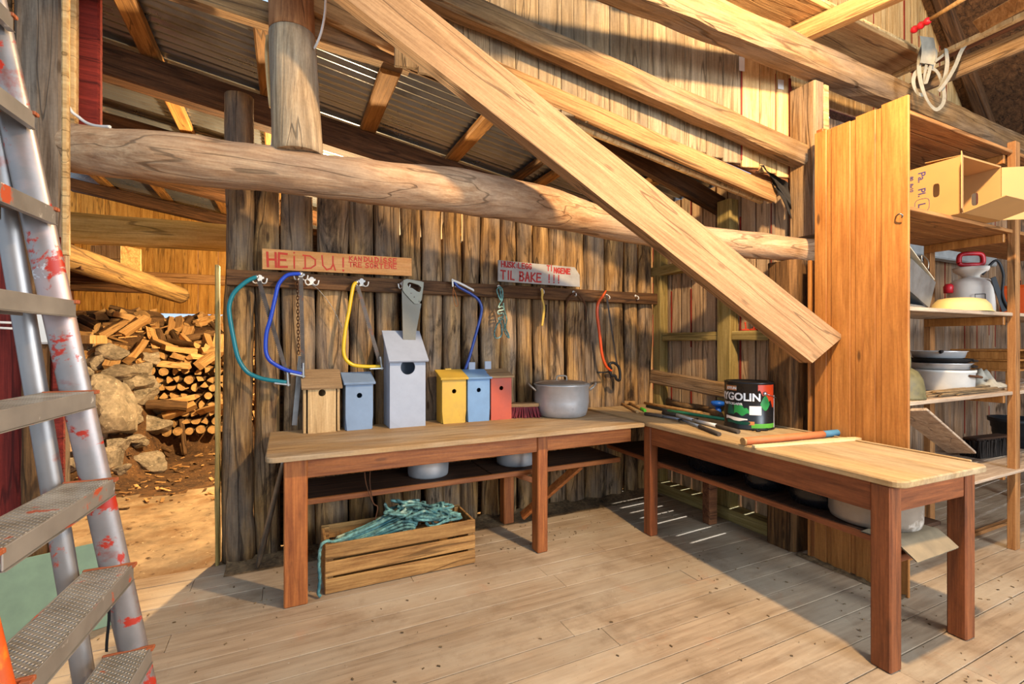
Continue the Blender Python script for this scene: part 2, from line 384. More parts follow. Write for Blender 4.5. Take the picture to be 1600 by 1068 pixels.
m_enamel = plain('black_enamel', '15161a', .28, var=.2, bump=.03, spots=[('8f9094', 38, .70, .03)])
m_blackplastic = plain('black_plastic_grip', '1f2022', .55, var=.15)
m_steel = plain('tool_steel', '8d8a86', .38, metal=.85, var=.2, scale=20)
m_blade = plain('rusty_saw_blade', '5b5048', .5, metal=.6, var=.3, scale=30, spots=[('6b3a1e', 18, .58, .1)])
m_rust = plain('rusty_iron', '6b4328', .8, metal=.3, var=.3, scale=25, bump=.3)
m_white = plain('white_paint', 'd9d6cf', .45, var=.06)
m_cable = plain('white_cable_sheath', 'd8d2ca', .45, var=.05)
m_teal = plain('teal_enamel', '14717c', .3, var=.1); m_blue = plain('blue_enamel', '1c3fae', .3, var=.1); m_blue2 = plain('dull_blue_enamel', '27428f', .35, var=.12)
m_yellow = plain('yellow_enamel', 'e0b416', .3, var=.1); m_orange = plain('orange_enamel', 'e0541c', .35, var=.1)
m_green = plain('green_enamel', '3c9a72', .35, var=.1); m_lime = plain('lime_plastic', '4cc22c', .4); m_brightblue = plain('bright_blue_plastic', '1f63c8', .35)
m_red = plain('red_plastic', 'c8202a', .4); m_redpeg = plain('red_plastic_hook', 'c9401f', .45)
m_signwood = wood('sign_board_wood', 'f0b878', 'd8924e', axis=0, fine=.6, bump=.1, knots=.4, jit=.02, crack=0)
m_signwhite = plain('whitewashed_sign', 'b9b4ae', .7, var=.2, scale=8, spots=[('8c847a', 5, .56, .1)])
m_redink = plain('red_brush_paint', 'd8401f', .6, var=.1); m_darkredink = plain('dark_red_brush_paint', 'b02a26', .6, var=.15)
m_card = plain('corrugated_cardboard', 'c2935a', .85, var=.08, scale=6, bump=.05); m_cardin = plain('cardboard_inside', 'b98f5c', .85, var=.06, bump=.05)
m_ink = plain('purple_box_print', '4a4278', .7)
m_bhnat = wood('birdhouse_bare_wood', 'd9b684', 'b08c5c', axis=2, bump=.2, knots=.3, jit=.03, crack=.15); m_bhroof = wood('birdhouse_roof_board', 'b08f68', '8a6c4a', axis=0, bump=.2, knots=.2, jit=.03, crack=.2)
m_bhslate = plain('slate_blue_paint', '7f93ac', .6, var=.1); m_bhgrey = plain('pale_grey_blue_paint', 'a3a9b6', .55, var=.08); m_bhyellow = plain('mustard_paint', 'd0a53c', .55, var=.1, spots=[('a87c28', 6, .6, .2)])
m_bhblue = plain('dusty_blue_paint', '7496bb', .55, var=.1); m_bhred = plain('brick_red_paint', 'bb5238', .55, var=.1); m_hole = plain('dark_hole', '120c08', .9)
m_bristle = plain('dark_red_bristles', '7e1420', .7, var=.3, scale=60, bump=.5); m_brushwood = wood('brush_block_wood', 'b58c5c', '7d5a36', axis=0, bump=.2, knots=0, crack=.2)
m_dbristle = plain('dark_bristles', '2b2119', .85, var=.3, scale=60, bump=.5)
m_rope = plain('teal_rope', '86bab2', .9, var=.5, scale=40, bump=.2, spots=[('bccab0', 7, .56, .08), ('2f5f66', 5, .55, .08)])
m_paddle = wood('pale_paddle_wood', 'ead2a4', 'c9a874', axis=0, bump=.1, knots=.1, crack=0)
m_handle = wood('tool_handle_wood', 'c79c66', '98703f', axis=0, bump=.1, knots=.1, rough=.55, crack=0); m_olive = wood('dark_axe_handle', '9c7a52', '6c5032', axis=0, bump=.15, knots=.2, crack=.2)
m_dusty = plain('dusty_grip', '54483c', .85, var=.25); m_greytube = plain('blue_grey_tube', '8c98a8', .4, metal=.4)
m_strap = plain('grey_canvas_strap', '9b917e', .85, var=.15, scale=40, bump=.2)
m_kettle = plain('olive_enamel_kettle', '6e6440', .6, var=.25, scale=30, bump=.1); m_potwhite = plain('white_pot_enamel', 'd6d0c6', .4, var=.08)
m_twig = plain('dry_twigs', '9a7a52', .9, var=.3, scale=20); m_clear = plain('crumpled_film', 'c2b8a4', .3, var=.2, scale=12, bump=.6)
m_tray = plain('yellowed_tray', 'd9bd7c', .35, var=.06); m_tin = plain('old_tin', 'a9aeb0', .35, metal=.8, var=.2, scale=16); m_enamelwhite = plain('cream_enamel', 'ddd0b4', .35, var=.06)
m_sprayer = plain('white_translucent_tank', 'dcd0c2', .4, var=.05); m_tarpaper = plain('black_tar_paper', '2b231b', .8, var=.3, bump=.3)
m_felt = plain('felt_sheet', '8d7a5e', .9, var=.2, scale=14, bump=.3); m_greentarp = plain('pale_green_board', '7f9478', .75, var=.15)
m_bucket = plain('black_bucket_plastic', '1e2226', .45); m_dust = plain('sawdust_litter', '9a7d58', .95, var=.4, scale=40, bump=.6, spots=[('5a4228', 30, .56, .1)])
m_cobeam = plain('whitewashed_beam_paint', 'a9aba8', .8, var=.2, scale=10, bump=.3)
# ---------------------------------------------------------------- the setting
def along(name, mb, mats, p0, p1, up=(0, 0, 1)):
    """mesh given in world space, stored in a frame whose X runs p0 -> p1"""
    T, L = frame(p0, p1, up); inv = T.inverted(); mb.v = [tuple(inv @ V(q)) for q in mb.v]
    return obj(name, mb, mats, None, T)

# floor boards run along X, butt joints scattered
rnd = random.Random(5); mb = MB(); y = -2.6
while y < 3.6:
    wd = rnd.uniform(.135, .165); y1 = min(y + wd, 3.6); x = -4.0 - rnd.uniform(0, 2)
    while x < 8.0:
        L = rnd.uniform(2.4, 4.6); dz = rnd.uniform(-.002, .001)
        mb.box((x + .001, y + .002, -.03 + dz), (x + L - .001, y1 - .002, dz), .002); x += L
    y = y1
struct(obj('floor', mb, m_floor), 'worn dusty plank floor of the barn workshop', 'floor')
struct(obj('floor_underside', MB().box((-6, -2.6, -.09), (8.2, 3.58, -.045)), m_soil), 'dark ground under the plank floor', 'ground')

# lean-to behind the slab wall: rising ground
def sstep(a, b, x): t = max(0, min(1, (x - a) / (b - a))); return t * t * (3 - 2 * t)
def bank(x, y):
    a = sstep(5.6, 8.3, y) * 1.72; b = sstep(7.30, 7.62, y) * .80 + sstep(7.55, 8.9, y) * .95
    k = sstep(-1.75, -1.35, x); h = a * (1 - k) + b * k
    return h + .035 * nz((x, y, 0), 1.7) * sstep(3.7, 5.2, y) + .016 * nz((x, y, 3), 7) - .01
mb = MB().grid(lambda a, b: (-4 + 8.0 * a, 3.6 + 7.2 * b, bank(-4 + 8.0 * a, 3.6 + 7.2 * b)), 64, 72)
mb.mi = [1 if (lambda c: 5.5 + .4 * nz(c, 1.6) < c[1] and c[0] + .8 * nz(c, .9, 5) < .1 - .25 * (7.2 - c[1]))(mb.v[f[0]]) else 0 for f in mb.f]
struct(obj('ground', mb, [m_dirt, m_soil]), 'trampled earth and bark litter floor of the woodshed', 'ground')

ZR = lambda x: 2.75 + .165 * (3.4 - x)                # underside of the lean-to roof
# slab wall between barn and woodshed
WY = 3.66
def slab_wall():
    rnd = random.Random(21); mb = MB(); x = -.2
    while x < 3.12:
        wd = rnd.uniform(.15, .235); z1 = min(ZR(x) - .12, rnd.uniform(2.5, 2.68)); sd = rnd.uniform(0, 99)
        dep = rnd.uniform(.06, .085); lean = rnd.uniform(-.012, .012)
        nz_, nu = 16, 8; vs = []; fs = []
        for i in range(nz_ + 1):
            t = i / nz_; z = z1 * t
            hw = wd / 2 * (1 + .10 * noise.noise(V((sd, z * 1.4, 0)))) - .003
            cx = x + wd / 2 + lean * (t - .5) * 2 + .012 * noise.noise(V((sd, z * 1.1, 7)))
            for j in range(nu + 1):
                th = pi * j / nu
                e = 1 + .16 * noise.noise(V((sd + cos(th) * 1.3, z * 2.6, sin(th)))) 
                vs.append((cx - hw * cos(th) * (1 if j in (0, nu) else e), WY + .03 - dep * sin(th) ** .7 * e, z))
            vs.append((cx, WY + .05, z))
        m_ = nu + 2
        for i in range(nz_):
            for j in range(m_):
                fs.append((i * m_ + j, (i + 1) * m_ + j, (i + 1) * m_ + (j + 1) % m_, i * m_ + (j + 1) % m_)[::-1])
        fs.append(tuple(nz_ * m_ + j for j in range(m_))[::-1])
        mb.add(vs, fs, 0, True); x += wd + rnd.choice((-.004, -.002, .0, .008))
    return mb
struct(obj('wall_back', slab_wall(), m_slab), 'wall of rough upright half-log slabs behind the hooks', 'wall')
struct(obj('wall_back_light_block', boards(MB(), -.2, 3.3, 0, 2.28, .15, .2, .02, 3.76, 0, 77), m_darkpost), 'added dark boarding blocking woodshed light behind the slab wall', 'wall')  # added backing, keeps woodshed light out of the lower slab gaps
# corner post of the slab wall and the thin board closing its end
mb = logtube(MB(), [(-.285, 3.66, 0), (-.295, 3.66, 1.0), (-.28, 3.66, 2.0), (-.285, 3.67, 3.1)], [.095, .09, .085, .085], 8, 18, .06, 0, 4)
struct(obj('corner_post', mb, m_slab), 'round grey corner post at the open end of the slab wall', 'post')
struct(timber('trim_1', (-.405, 3.64, 0), (-.405, 3.64, 1.95), .022, .10, m_treated, up=(0, 1, 0)), 'narrow upright board edging the open end of the slab wall', 'board')
# litter of dust along the wall foot
# ---- right wall of the lean-to (X = 3.38): boards with red paint in the seams, studs in front
def seam_wall(name, org, ux, L, z0, z1, seed, mat, label, wmin=.115, wmax=.15, zt=None, zb=None, seam=True, smooth_red=.6, lowgap=0.0, gap=.003):
    """boards along direction ux from org, facing the side where local -Y points"""
    T = M.Translation(V(org)) @ M.Rotation(math.atan2(ux[1], ux[0]), 4, 'Z')
    mb = MB(); boards(mb, 0, L, z0, z1, wmin, wmax, .022, 0, gap, seed, zt, zb, .003)
    if seam:
        mb.box((0, .0235, z0 + lowgap), (L, .029, z1 if not zt else min(zt(0), zt(L))), 0, 1)
        rr = random.Random(seed + 3); x = 0
        rw = random.Random(seed)
        while x < L - .01:
            wd = min(rw.uniform(wmin, wmax), L - x); rw.uniform(-.003, .003); x += wd
            if rr.random() < smooth_red:        # dried paint that has run through the joint
                ts = [z0 + (z1 - z0) * q / 26 for q in range(27)]
                for q in range(26):
                    if ts[q] > lowgap + .02 and noise.noise(V((x * 3 + seed, ts[q] * 2.2, 0))) > -.05:
                        h = .004 + .006 * abs(noise.noise(V((x, ts[q] * 5, 3))))
                        mb.box((x - h, -.0055, ts[q]), (x + h, .003, ts[q + 1]), 0, 1)
    return struct(obj(name, mb, [mat, m_redseam], None, T), label, 'wall')
seam_wall('wall_right', (3.38, 9.4, 0), (0, -1), 7.1, .0, 2.805, 8, m_wallboard, 'board wall with red paint in its seams beside the paint can', smooth_red=.8, lowgap=.34, gap=.014)
# wall in the line of the barn frame, behind the shelving and above the tie beam
seam_wall('wall_frame', (3.36, 2.40, 0), (1, 0), 4.6, .0, 3.30, 14, m_shelfwall, 'vertical board wall behind the shelving unit', wmin=.12, wmax=.15, smooth_red=.7)
FD = V((-.9755, .22, 0))                                # direction of the barn frame, to the left
R0 = V((3.31, 2.13, 0))
# framing studs
for i, (yy, wd) in enumerate(((3.56, .10), (2.78, .13))):
    struct(timber('wall_stud', (3.31, yy, .05), (3.31, yy, 2.62), wd, .10, m_treated, up=(1, 0, 0), jit=.002, bev=.006),
           ('pale stud standing against the right wall in the corner', 'pale stud standing against the right wall behind the paint can')[i], 'stud')
struct(timber('wall_sill', (3.30, 3.62, .05), (3.30, 2.28, .05), .13, .10, m_treated, bev=.006), 'wooden sill lying along the foot of the right wall', 'sill')
struct(timber('wall_noggin', (3.32, 3.50, 1.50), (3.32, 2.85, 1.50), .09, .075, m_treated, bev=.006), 'short horizontal rail between the two pale studs', 'rail')
struct(timber('wall_noggin', (3.32, 2.71, 1.50), (3.32, 2.32, 1.50), .09, .075, m_treated, bev=.006), 'short horizontal rail with red hooks lying on it', 'rail')
struct(timber('wall_plate', (3.31, 3.66, 2.14), (3.31, 3.0, 2.14), .10, .09, m_treated, bev=.006), 'short pale plate above the corner stud', 'beam')
struct(timber('wall_plank', (3.235, 3.60, 1.115), (3.235, 2.34, 1.03), .05, .13, m_beam, jit=.008), 'thick rough plank fixed low across the right wall', 'plank')
# ---- far wall, woodshed
T = M.Translation((-3.0, 9.5, 0))
mb = MB(); boards(mb, 0, 6.4, 1.92, 3.5, .13, .19, .02, 0, .0015, 31, zt=lambda x: ZR(x - 3.0) + .06)
boards(mb, 2.2, 6.4, .0, 2.0, .13, .19, .02, 0, .005, 32)
struct(obj('wall_far', mb, m_farboard, None, T), 'yellow-lit board wall at the far end of the woodshed', 'wall')
struct(timber('far_rail', (-2.2, 9.44, 2.50), (1.5, 9.44, 2.50), .09, .16, m_plank), 'horizontal rail across the far wall of the woodshed', 'beam')
T = M.Translation((-2.95, 3.7, 0)) @ M.Rotation(pi / 2, 4, 'Z')
mb = MB(); boards(mb, 0, 5.8, 0, 3.2, .14, .2, .02, 0, .012, 37)
struct(obj('wall_shed_left', mb, m_redplank, None, T), 'dark board wall along the far side of the woodshed', 'wall')
# ---- lean-to roof: corrugated sheet, ribs along X
def roof(name, x0, x1, y0, y1, label):
    mb = MB(); n = int((y1 - y0) / .0127); vs = []
    for i in range(n + 1):
        y = y0 + (y1 - y0) * i / n; dz = .014 * cos(2 * pi * y / .088)
        pass
        for x in (x0, x1): vs.append((x, y, ZR(x) + .075 + dz))
    mb.add(vs, [(2 * i, 2 * i + 1, 2 * i + 3, 2 * i + 2) for i in range(n)], 0, True)
    return struct(obj(name, mb, m_zinc), label, 'roof')
roof('roof_sheet', -3.1, 3.52, 3.14, 9.7, 'corrugated galvanised roof over the lean-to woodshed')
roof('roof_sheet', 1.75, 3.52, 2.70, 3.139, 'short corrugated sheet closing the roof beside the barn frame')
for i, x in enumerate((-2.35, -1.62, -.86, -.12, .62, 1.36, 1.98, 2.2, 2.9)):
    struct(timber('purlin', (x, 3.16, ZR(x) + .026), (x + (.05 if i == 6 else 0), 9.45, ZR(x) + .026), (.13, .12, .12, .12, .13, .12, .09, .1, .12)[i], .055, m_purlin if i != 6 else m_darkpost, jit=.003), 'roof purlin under the corrugated sheet', 'purlin')
struct(timber('rafter', (-2.6, 4.15, ZR(-2.6) - .13), (3.36, 4.15, ZR(3.36) - .10), .16, .22, m_rafter, wane=.15), 'big dark rafter just behind the slab wall', 'rafter')
struct(timber('rafter', (-2.7, 5.5, ZR(-2.7) - .12), (3.36, 5.5, ZR(3.36) - .1), .16, .17, m_rafter, wane=.2), 'second dark rafter deeper in the woodshed', 'rafter')
struct(timber('rafter', (-2.7, 7.0, ZR(-2.7) - .12), (3.36, 7.0, ZR(3.36) - .1), .16, .17, m_rafter, wane=.2), 'third dark rafter over the firewood', 'rafter')
struct(timber('rafter', (-2.7, 8.6, ZR(-2.7) - .12), (3.36, 8.6, ZR(3.36) - .1), .16, .17, m_rafter, wane=.2), 'last dark rafter near the far wall', 'rafter')
# edge rafters at the barn side, in two spliced lengths
ea = PY(300, -12, 3.13); eb = PY(640, 100, 3.13); ec = PY(800, 152, 3.10); ex = (ea - eb).normalized()
struct(timber('edge_rafter', ea + ex * .55, eb, .10, .13, m_beam), 'edge rafter of the lean-to roof beside the round post', 'rafter')
struct(timber('edge_rafter', eb + V((-.02, 0, .02)), ec + V((.3, 0, -.06)), .10, .10, m_darkpost, wane=.3), 'bark-edged piece continuing the edge rafter', 'rafter')
struct(timber('edge_board', PY(395, -62, 3.04), PY(800, 142, 3.04), .03, .26, m_plank), 'wide board closing the gap above the edge rafter', 'board')
struct(timber('edge_rafter', PY(850, 165, 3.02), PY(1125, 322, 2.9), .08, .15, m_rafter), 'dark rafter under the stacked frame planks', 'rafter')

# ---- left post and red wall
struct(timber('post_left', (-1.195, 3.43, 0), (-1.195, 3.43, 4.4), .13, .19, m_post, up=(1, 0, 0), jit=.004), 'wide weathered plank post at the left of the doorway', 'post')
struct(timber('post_lath', (-1.030, 3.21, 1.9), (-1.030, 3.21, 4.4), .034, .03, m_newboard, up=(1, 0, 0), jit=.001), 'thin pale lath along the edge of the left post', 'lath')
struct(timber('post_lath', (-1.075, 3.46, 2.6), (-1.075, 3.46, 4.4), .05, .03, m_newboard, up=(1, 0, 0), jit=.001), 'second pale lath behind the first on the left post', 'lath')
struct(timber('red_board', (-1.045, 3.56, 2.62), (-1.045, 3.56, 4.4), .06, .125, m_redpaint, up=(1, 0, 0), jit=.002), 'red painted board beside the left post', 'board')
T = M.Translation((-4.2, 3.325, 0)); mb = MB(); boards(mb, 0, 2.985, 0, 2.12, .16, .24, .03, 0, .006, 41)
struct(obj('wall_left', mb, m_redpaint, None, T), 'dark red painted board wall behind the ladder', 'wall')
T = M.Translation((-4.2, 3.43, 0)); mb = MB(); boards(mb, 0, 2.88, 2.1, 4.4, .16, .24, .03, 0, .006, 42)
struct(obj('wall_left_upper', mb, m_darkpost, None, T), 'dark boards above the red wall', 'wall')
struct(timber('inner_post', (-1.165, 3.275, 0), (-1.165, 3.275, 2.05), .08, .10, m_darkpost, up=(1, 0, 0)), 'dark brown post beside the red wall', 'post')
struct(timber('red_board', (-1.085, 3.285, 0), (-1.085, 3.285, 2.0), .05, .05, m_redpaint, up=(1, 0, 0), jit=.002), 'red edged strip down the foot of the left post', 'board')

# ---- barn frame
def onframe(u, v, off=0.0):          # point on the vertical plane of the frame, off metres behind it
    n = V((.22, .9755, 0)); c = R0 + n * off; r = ray(u, v); t = n.dot(c) / n.dot(r); return V((0, 0, CH)) + r * t
# curved log
def logpts():
    plan = [(-1.5, 3.70), (-1.12, 3.52), (-.6, 3.20), (0, 3.0), (.6, 2.87), (1.3, 2.80), (1.95, 2.77), (2.5, 2.60), (2.95, 2.36), (3.6, 1.95)]
    us = [110, 250, 400, 500, 600, 700, 800, 900, 960, 1100, 1200, 1274]
    tb = [(194, 271), (207, 285), (225, 300), (240, 310), (252, 322), (262, 331), (280, 345), (308, 365), (325, 376), (352, 397), (366, 406), (373, 413)]
    P, Rr = [], []
    for u, (a, b) in zip(us, tb):
        r = ray(u, 534); best = None
        for i in range(len(plan) - 1):
            A, B = V(plan[i]), V(plan[i + 1]); D = B - A; den = r.x * D.y - r.y * D.x
            t = (A.x * D.y - A.y * D.x) / den; q = (V((r.x * t, r.y * t)) - A).dot(D) / D.length_squared
            if -.02 <= q <= 1.02 and t > 0: best = t; break
        if best is None: continue
        P.append(PD(u, (a + b) / 2, best)); Rr.append((b - a) / 2 / F * best * .97)
    return P, Rr
LP, LR = logpts()
mb = logtube(MB(), LP, LR, 8, 26, .045, 0, 2)
logbeam = along('log_beam', mb, m_log, LP[0], LP[-1]); tag(logbeam, 'long curved debarked log beam crossing above both benches', 'log beam', kind='thing')
# round post standing on the log, and the next length above it
pb = PD(466, 236, 2.74); pt = PD(457, 57, 2.76); pu = PD(454, -80, 2.78)
mb = logtube(MB(), [pb - V((0, 0, .03)), pb.lerp(pt, .5), pt], [.138, .128, .124], 7, 24, .02, 0, 5)
tag(obj('round_post', mb, m_roundpost, world=True), 'pale cracked round post standing on the curved log', 'post', kind='thing')
mb = logtube(MB(), [pt + V((0, 0, .003)), pt.lerp(pu, .5), pu], [.123, .127, .13], 6, 24, .025, 0, 6)
tag(obj('round_post', mb, m_roundred, world=True), 'reddish round post stacked on top of the pale one', 'post', kind='thing')
# the sawn diagonal brace
b0 = V((3.10, 1.83, 0)); bd = V((-.9703, .242, 0))
def onbrace(u, v):
    n = V((.242, .9703, 0)); r = ray(u, v); t = n.dot(b0) / n.dot(r); return V((0, 0, CH)) + r * t
c1 = onbrace(1288, 541); lo = onbrace(1040, 372); up_ = onbrace(592, 0)
A = (onbrace(648, 0) + onbrace(551, 0)) / 2; B = (onbrace(1302, 516) + onbrace(1268, 563)) / 2
mid1 = onbrace(1000, 281); mid2 = onbrace(1000, 363)
D = (B - A).normalized(); nrm = V((.242, .9703, 0)); upv = nrm.cross(D)
if upv.z < 0: upv = -upv
wid = abs((onbrace(900, 200) - onbrace(900, 284)).dot(upv)) * 1.0
A2 = A - D * .8
T, L = frame(A2 + nrm * .05, B + nrm * .05, upv)
pl = [(0, -wid / 2), (L - .02, -wid / 2), (L + .02, -wid / 2 + .03), (L + .10, wid / 2), (0, wid / 2)]
# grain-true sawn profile with a square heel
mb = MB(); vs = []; n = 26
for i in range(n + 1):
    t = i / n
    for j, (yy, zz) in enumerate(((-.05, -wid / 2), (.05, -wid / 2), (.05, wid / 2), (-.05, wid / 2))):
        k = .93 + .14 * t
        x1 = L + .10 * (zz / wid + .5)
        vs.append((x1 * t, yy + .002 * nz((i, j, 1), .9), zz * k + .004 * nz((i, j, 5), .7)))
fs = [(i * 4 + j, (i + 1) * 4 + j, (i + 1) * 4 + (j + 1) % 4, i * 4 + (j + 1) % 4)[::-1] for i in range(n) for j in range(4)] + [(0, 1, 2, 3), (n * 4 + 3, n * 4 + 2, n * 4 + 1, n * 4)]
mb.add(vs, fs)
tag(obj('diagonal_brace', mb, m_brace, None, T), 'wide sawn timber brace slanting down to the panelled shelf end', 'brace', kind='thing')
# posts of the frame
struct(timber('frame_post', (3.255, 2.21, 0), (3.255, 2.21, 2.02), .22, .22, m_darkpost, up=(1, 0, 0), jit=.012, bev=.03, wane=.15), 'dark hewn frame post under the log end', 'post')
struct(timber('frame_post', (3.365, 2.155, 2.20), (3.365, 2.155, 3.27), .19, .11, m_beam, up=(1, 0, 0), jit=.005), 'upper frame post between log end and tie beam', 'post')
struct(timber('frame_post', (3.46, 2.13, 2.0), (3.46, 2.13, 3.27), .12, .07, m_newboard, up=(1, 0, 0), jit=.003), 'pale post strip beside the upper frame post', 'post')
# tie beam along X, high up
q1 = PY(1250, 78, 2.02); z_t = 3.36
struct(timber('tie_beam', (-.6, 2.06, z_t + .06), (7.2, 2.06, z_t - .02), .16, .19, m_beam, jit=.012, bev=.02, wane=.1), 'tie beam running high across the barn frame', 'beam')
# sloping beam of the frame and the planks under it
def fbeam(name, ua, va, ub, vb, off, w, h, mat, label, ext=.9, **k):
    a = onframe(ua, va, off); b = onframe(ub, vb, off); a2 = a + (a - b).normalized() * ext
    return struct(timber(name, a2, b, w, h, mat, **k), label, 'beam')
fbeam('frame_beam', 800, 46, 1262, 249, .04, .12, .145, m_beam, 'sloping cracked beam below the grey boards', jit=.01, bev=.02)
fbeam('frame_plank', 800, 96, 1228, 283, .17, .05, .09, m_redplank, 'reddish plank under the sloping frame beam')
fbeam('frame_plank', 817, 131, 1210, 304, .14, .05, .125, m_plank, 'light plank under the sloping frame beam')
fbeam('frame_plank', 867, 184, 1190, 315, .22, .04, .035, m_newboard, 'thin pale lath under the sloping planks')
fbeam('frame_plank', 480, 15, 800, 165, .24, .05, .05, m_plank, 'narrow plank behind the upper brace', ext=.3)
# infill boards between sloping beam and tie beam
pa = onframe(1240, 200, .13); L = 3.4
T = M.Translation((pa.x, pa.y, 0)) @ M.Rotation(math.atan2(.22, -.9755) + pi, 4, 'Z') @ M.Translation((-L, 0, 0))
slope = lambda x: 2.64 + (L - x) * .17
mb = MB(); boards(mb, .55, L - .44, 2.6, 4.3, .13, .17, .022, 0, .0015, 51, zb=slope)
struct(obj('wall_gable', mb, m_greyboard, None, T), 'old grey vertical boards above the sloping beam', 'wall')
mb = MB(); boards(mb, L - .44, L - .02, 2.6, 3.6, .13, .15, .022, 0, .006, 52, zb=slope)
for q in range(12):
    mb.box((L - .045, -.004, 2.66 + q * .06), (L - .012 - .006 * (q % 3), .0, 2.72 + q * .06), 0, 1)
mb.box((L - .447, -.003, 2.75), (L - .436, .0, 3.4), 0, 1); mb.box((L - .16, -.002, 2.9), (L - .156, .0, 3.4), 0, 1)
struct(obj('wall_gable_new', mb, [m_newboard, m_redseam], None, T), 'new light boards with red painted seams by the upper post', 'wall')
# wall above the tie beam behind the loft planks
seam_wall('wall_above', (2.75, 2.44, 3.42), (1, 0), 4.4, 0, 1.6, 61, m_newboard, 'light boards with red seams above the tie beam', smooth_red=.5)
# barn roof seen at the upper right: descends towards +X
RS = 1.08
mb = MB()
for i in range(26):
    x = 1.6 + i * .2; z = 3.55 + (6.7 - x) * RS
    T = M.Translation((x, 0, z)) @ M.Rotation(math.atan(RS), 4, 'Y')
    mb.box((0, -2.0, .004 * (i % 2)), (.31, 3.6, .022 + .004 * (i % 2)), .002, 0, T)
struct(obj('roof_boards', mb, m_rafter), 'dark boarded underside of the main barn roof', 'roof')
for i, yy in enumerate((-.5, .35, 1.2, 2.3, 3.1)):
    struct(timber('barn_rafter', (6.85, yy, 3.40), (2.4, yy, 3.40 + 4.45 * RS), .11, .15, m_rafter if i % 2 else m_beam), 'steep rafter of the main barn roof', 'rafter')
struct(timber('roof_plate', (6.75, -2, 3.42), (6.75, 3.6, 3.42), .16, .18, m_beam), 'eaves plate where the barn roof meets the tie beam', 'beam')
struct(timber('whitewashed_beam', (3.45, 2.30, 2.30), (6.6, 2.30, 2.30), .10, .15, m_cobeam), 'whitewashed beam along the wall behind the shelves', 'beam')
# loft joists, running toward the camera above the tie beam
struct(timber('loft_joist', (3.12, 2.15, 3.535), (3.62, .2, 3.535), .085, .12, m_plank), 'sawn loft joist resting on the tie beam', 'joist')

T = M.Translation((7.0, 2.6, 0)) @ M.Rotation(-pi / 2, 4, 'Z'); mb = MB(); boards(mb, 0, 5.2, 0, 3.5, .14, .18, .02, 0, .002, 71)
struct(obj('wall_barn_right', mb, m_shelfwall, None, T), 'side wall of the barn beyond the shelving', 'wall')
# ---------------------------------------------------------------- benches
BZ = .845
def rrect(x0, y0, x1, y1, r, corners=(1, 1, 1, 1), n=5):
    out = []
    for (cx, cy, a, k) in ((x1 - r, y1 - r, 0, corners[0]), (x0 + r, y1 - r, 90, corners[1]), (x0 + r, y0 + r, 180, corners[2]), (x1 - r, y0 + r, 270, corners[3])):
        if k: out += [(cx + r * cos(R(a + 90 * q / n)), cy + r * sin(R(a + 90 * q / n))) for q in range(n + 1)]
        else:
            sx = 1 if a in (0, 270) else -1; sy = 1 if a in (0, 90) else -1; out.append((cx + r * sx, cy + r * sy))
    return out
def benchtop(mb, poly, z0, z1, edge=.006):
    n = len(poly); cx = sum(p[0] for p in poly) / n; cy = sum(p[1] for p in poly) / n
    def ins(p, e): d = V((cx - p[0], cy - p[1])).normalized() * e; return (p[0] + d.x, p[1] + d.y)
    rings = [(z0, .003), (z0 + .004, 0), (z1 - edge, 0), (z1, edge)]
    vs = [(*ins(p, e), z) for z, e in rings for p in poly]
    fs = [(k * n + i, k * n + (i + 1) % n, (k + 1) * n + (i + 1) % n, (k + 1) * n + i) for k in range(3) for i in range(n)]
    fs += [tuple(range(n))[::-1], tuple(3 * n + i for i in range(n))]
    mb.add(vs, fs); return mb
def legbox(name, parent, x0, y0, x1, y1, z1, mat, z0=0.0):
    return obj(name, MB().box((x0, y0, z0), (x1, y1, z1), .006), mat, parent, world=True)
t1 = thing('workbench', 'long brown workbench along the slab wall carrying the birdhouses', 'workbench', (1.2, 3.2, 0))
obj('bench_top', benchtop(MB(), rrect(-.10, 2.765, 2.415, 3.575, .05, (0, 0, 1, 0)), BZ - .028, BZ), m_benchtop, t1, world=True)
obj('apron', MB().box((.10, 2.862, .695), (2.37, 2.884, BZ - .029), .003), m_bench, t1, world=True)
obj('apron', MB().box((-.0, 2.97, .70), (.022, 3.44, BZ - .029), .003), m_bench, t1, world=True)
for (x0, y0, x1, y1) in ((-.012, 2.85, .108, 2.95), (1.555, 2.85, 1.635, 2.94), (.0, 3.43, .09, 3.53), (1.56, 3.42, 1.65, 3.50)):
    legbox('leg', t1, x0, y0, x1, y1, BZ - .029, m_benchleg)
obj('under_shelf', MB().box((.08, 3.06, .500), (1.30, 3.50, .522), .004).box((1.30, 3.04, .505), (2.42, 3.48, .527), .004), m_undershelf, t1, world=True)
obj('shelf_edge', MB().bar((.08, 3.05, .505), (2.40, 3.035, .515), .02, .035, .004), m_bench, t1, world=True)
obj('bracket', MB().bar((2.06, 3.09, .497), (1.70, 3.38, .06), .03, .07, .004, up=(0, 1, .4)), m_bench, t1, world=True)
obj('bracket', MB().bar((1.66, 3.12, .42), (1.50, 3.12, .49), .02, .04, .003), m_bench, t1, world=True)

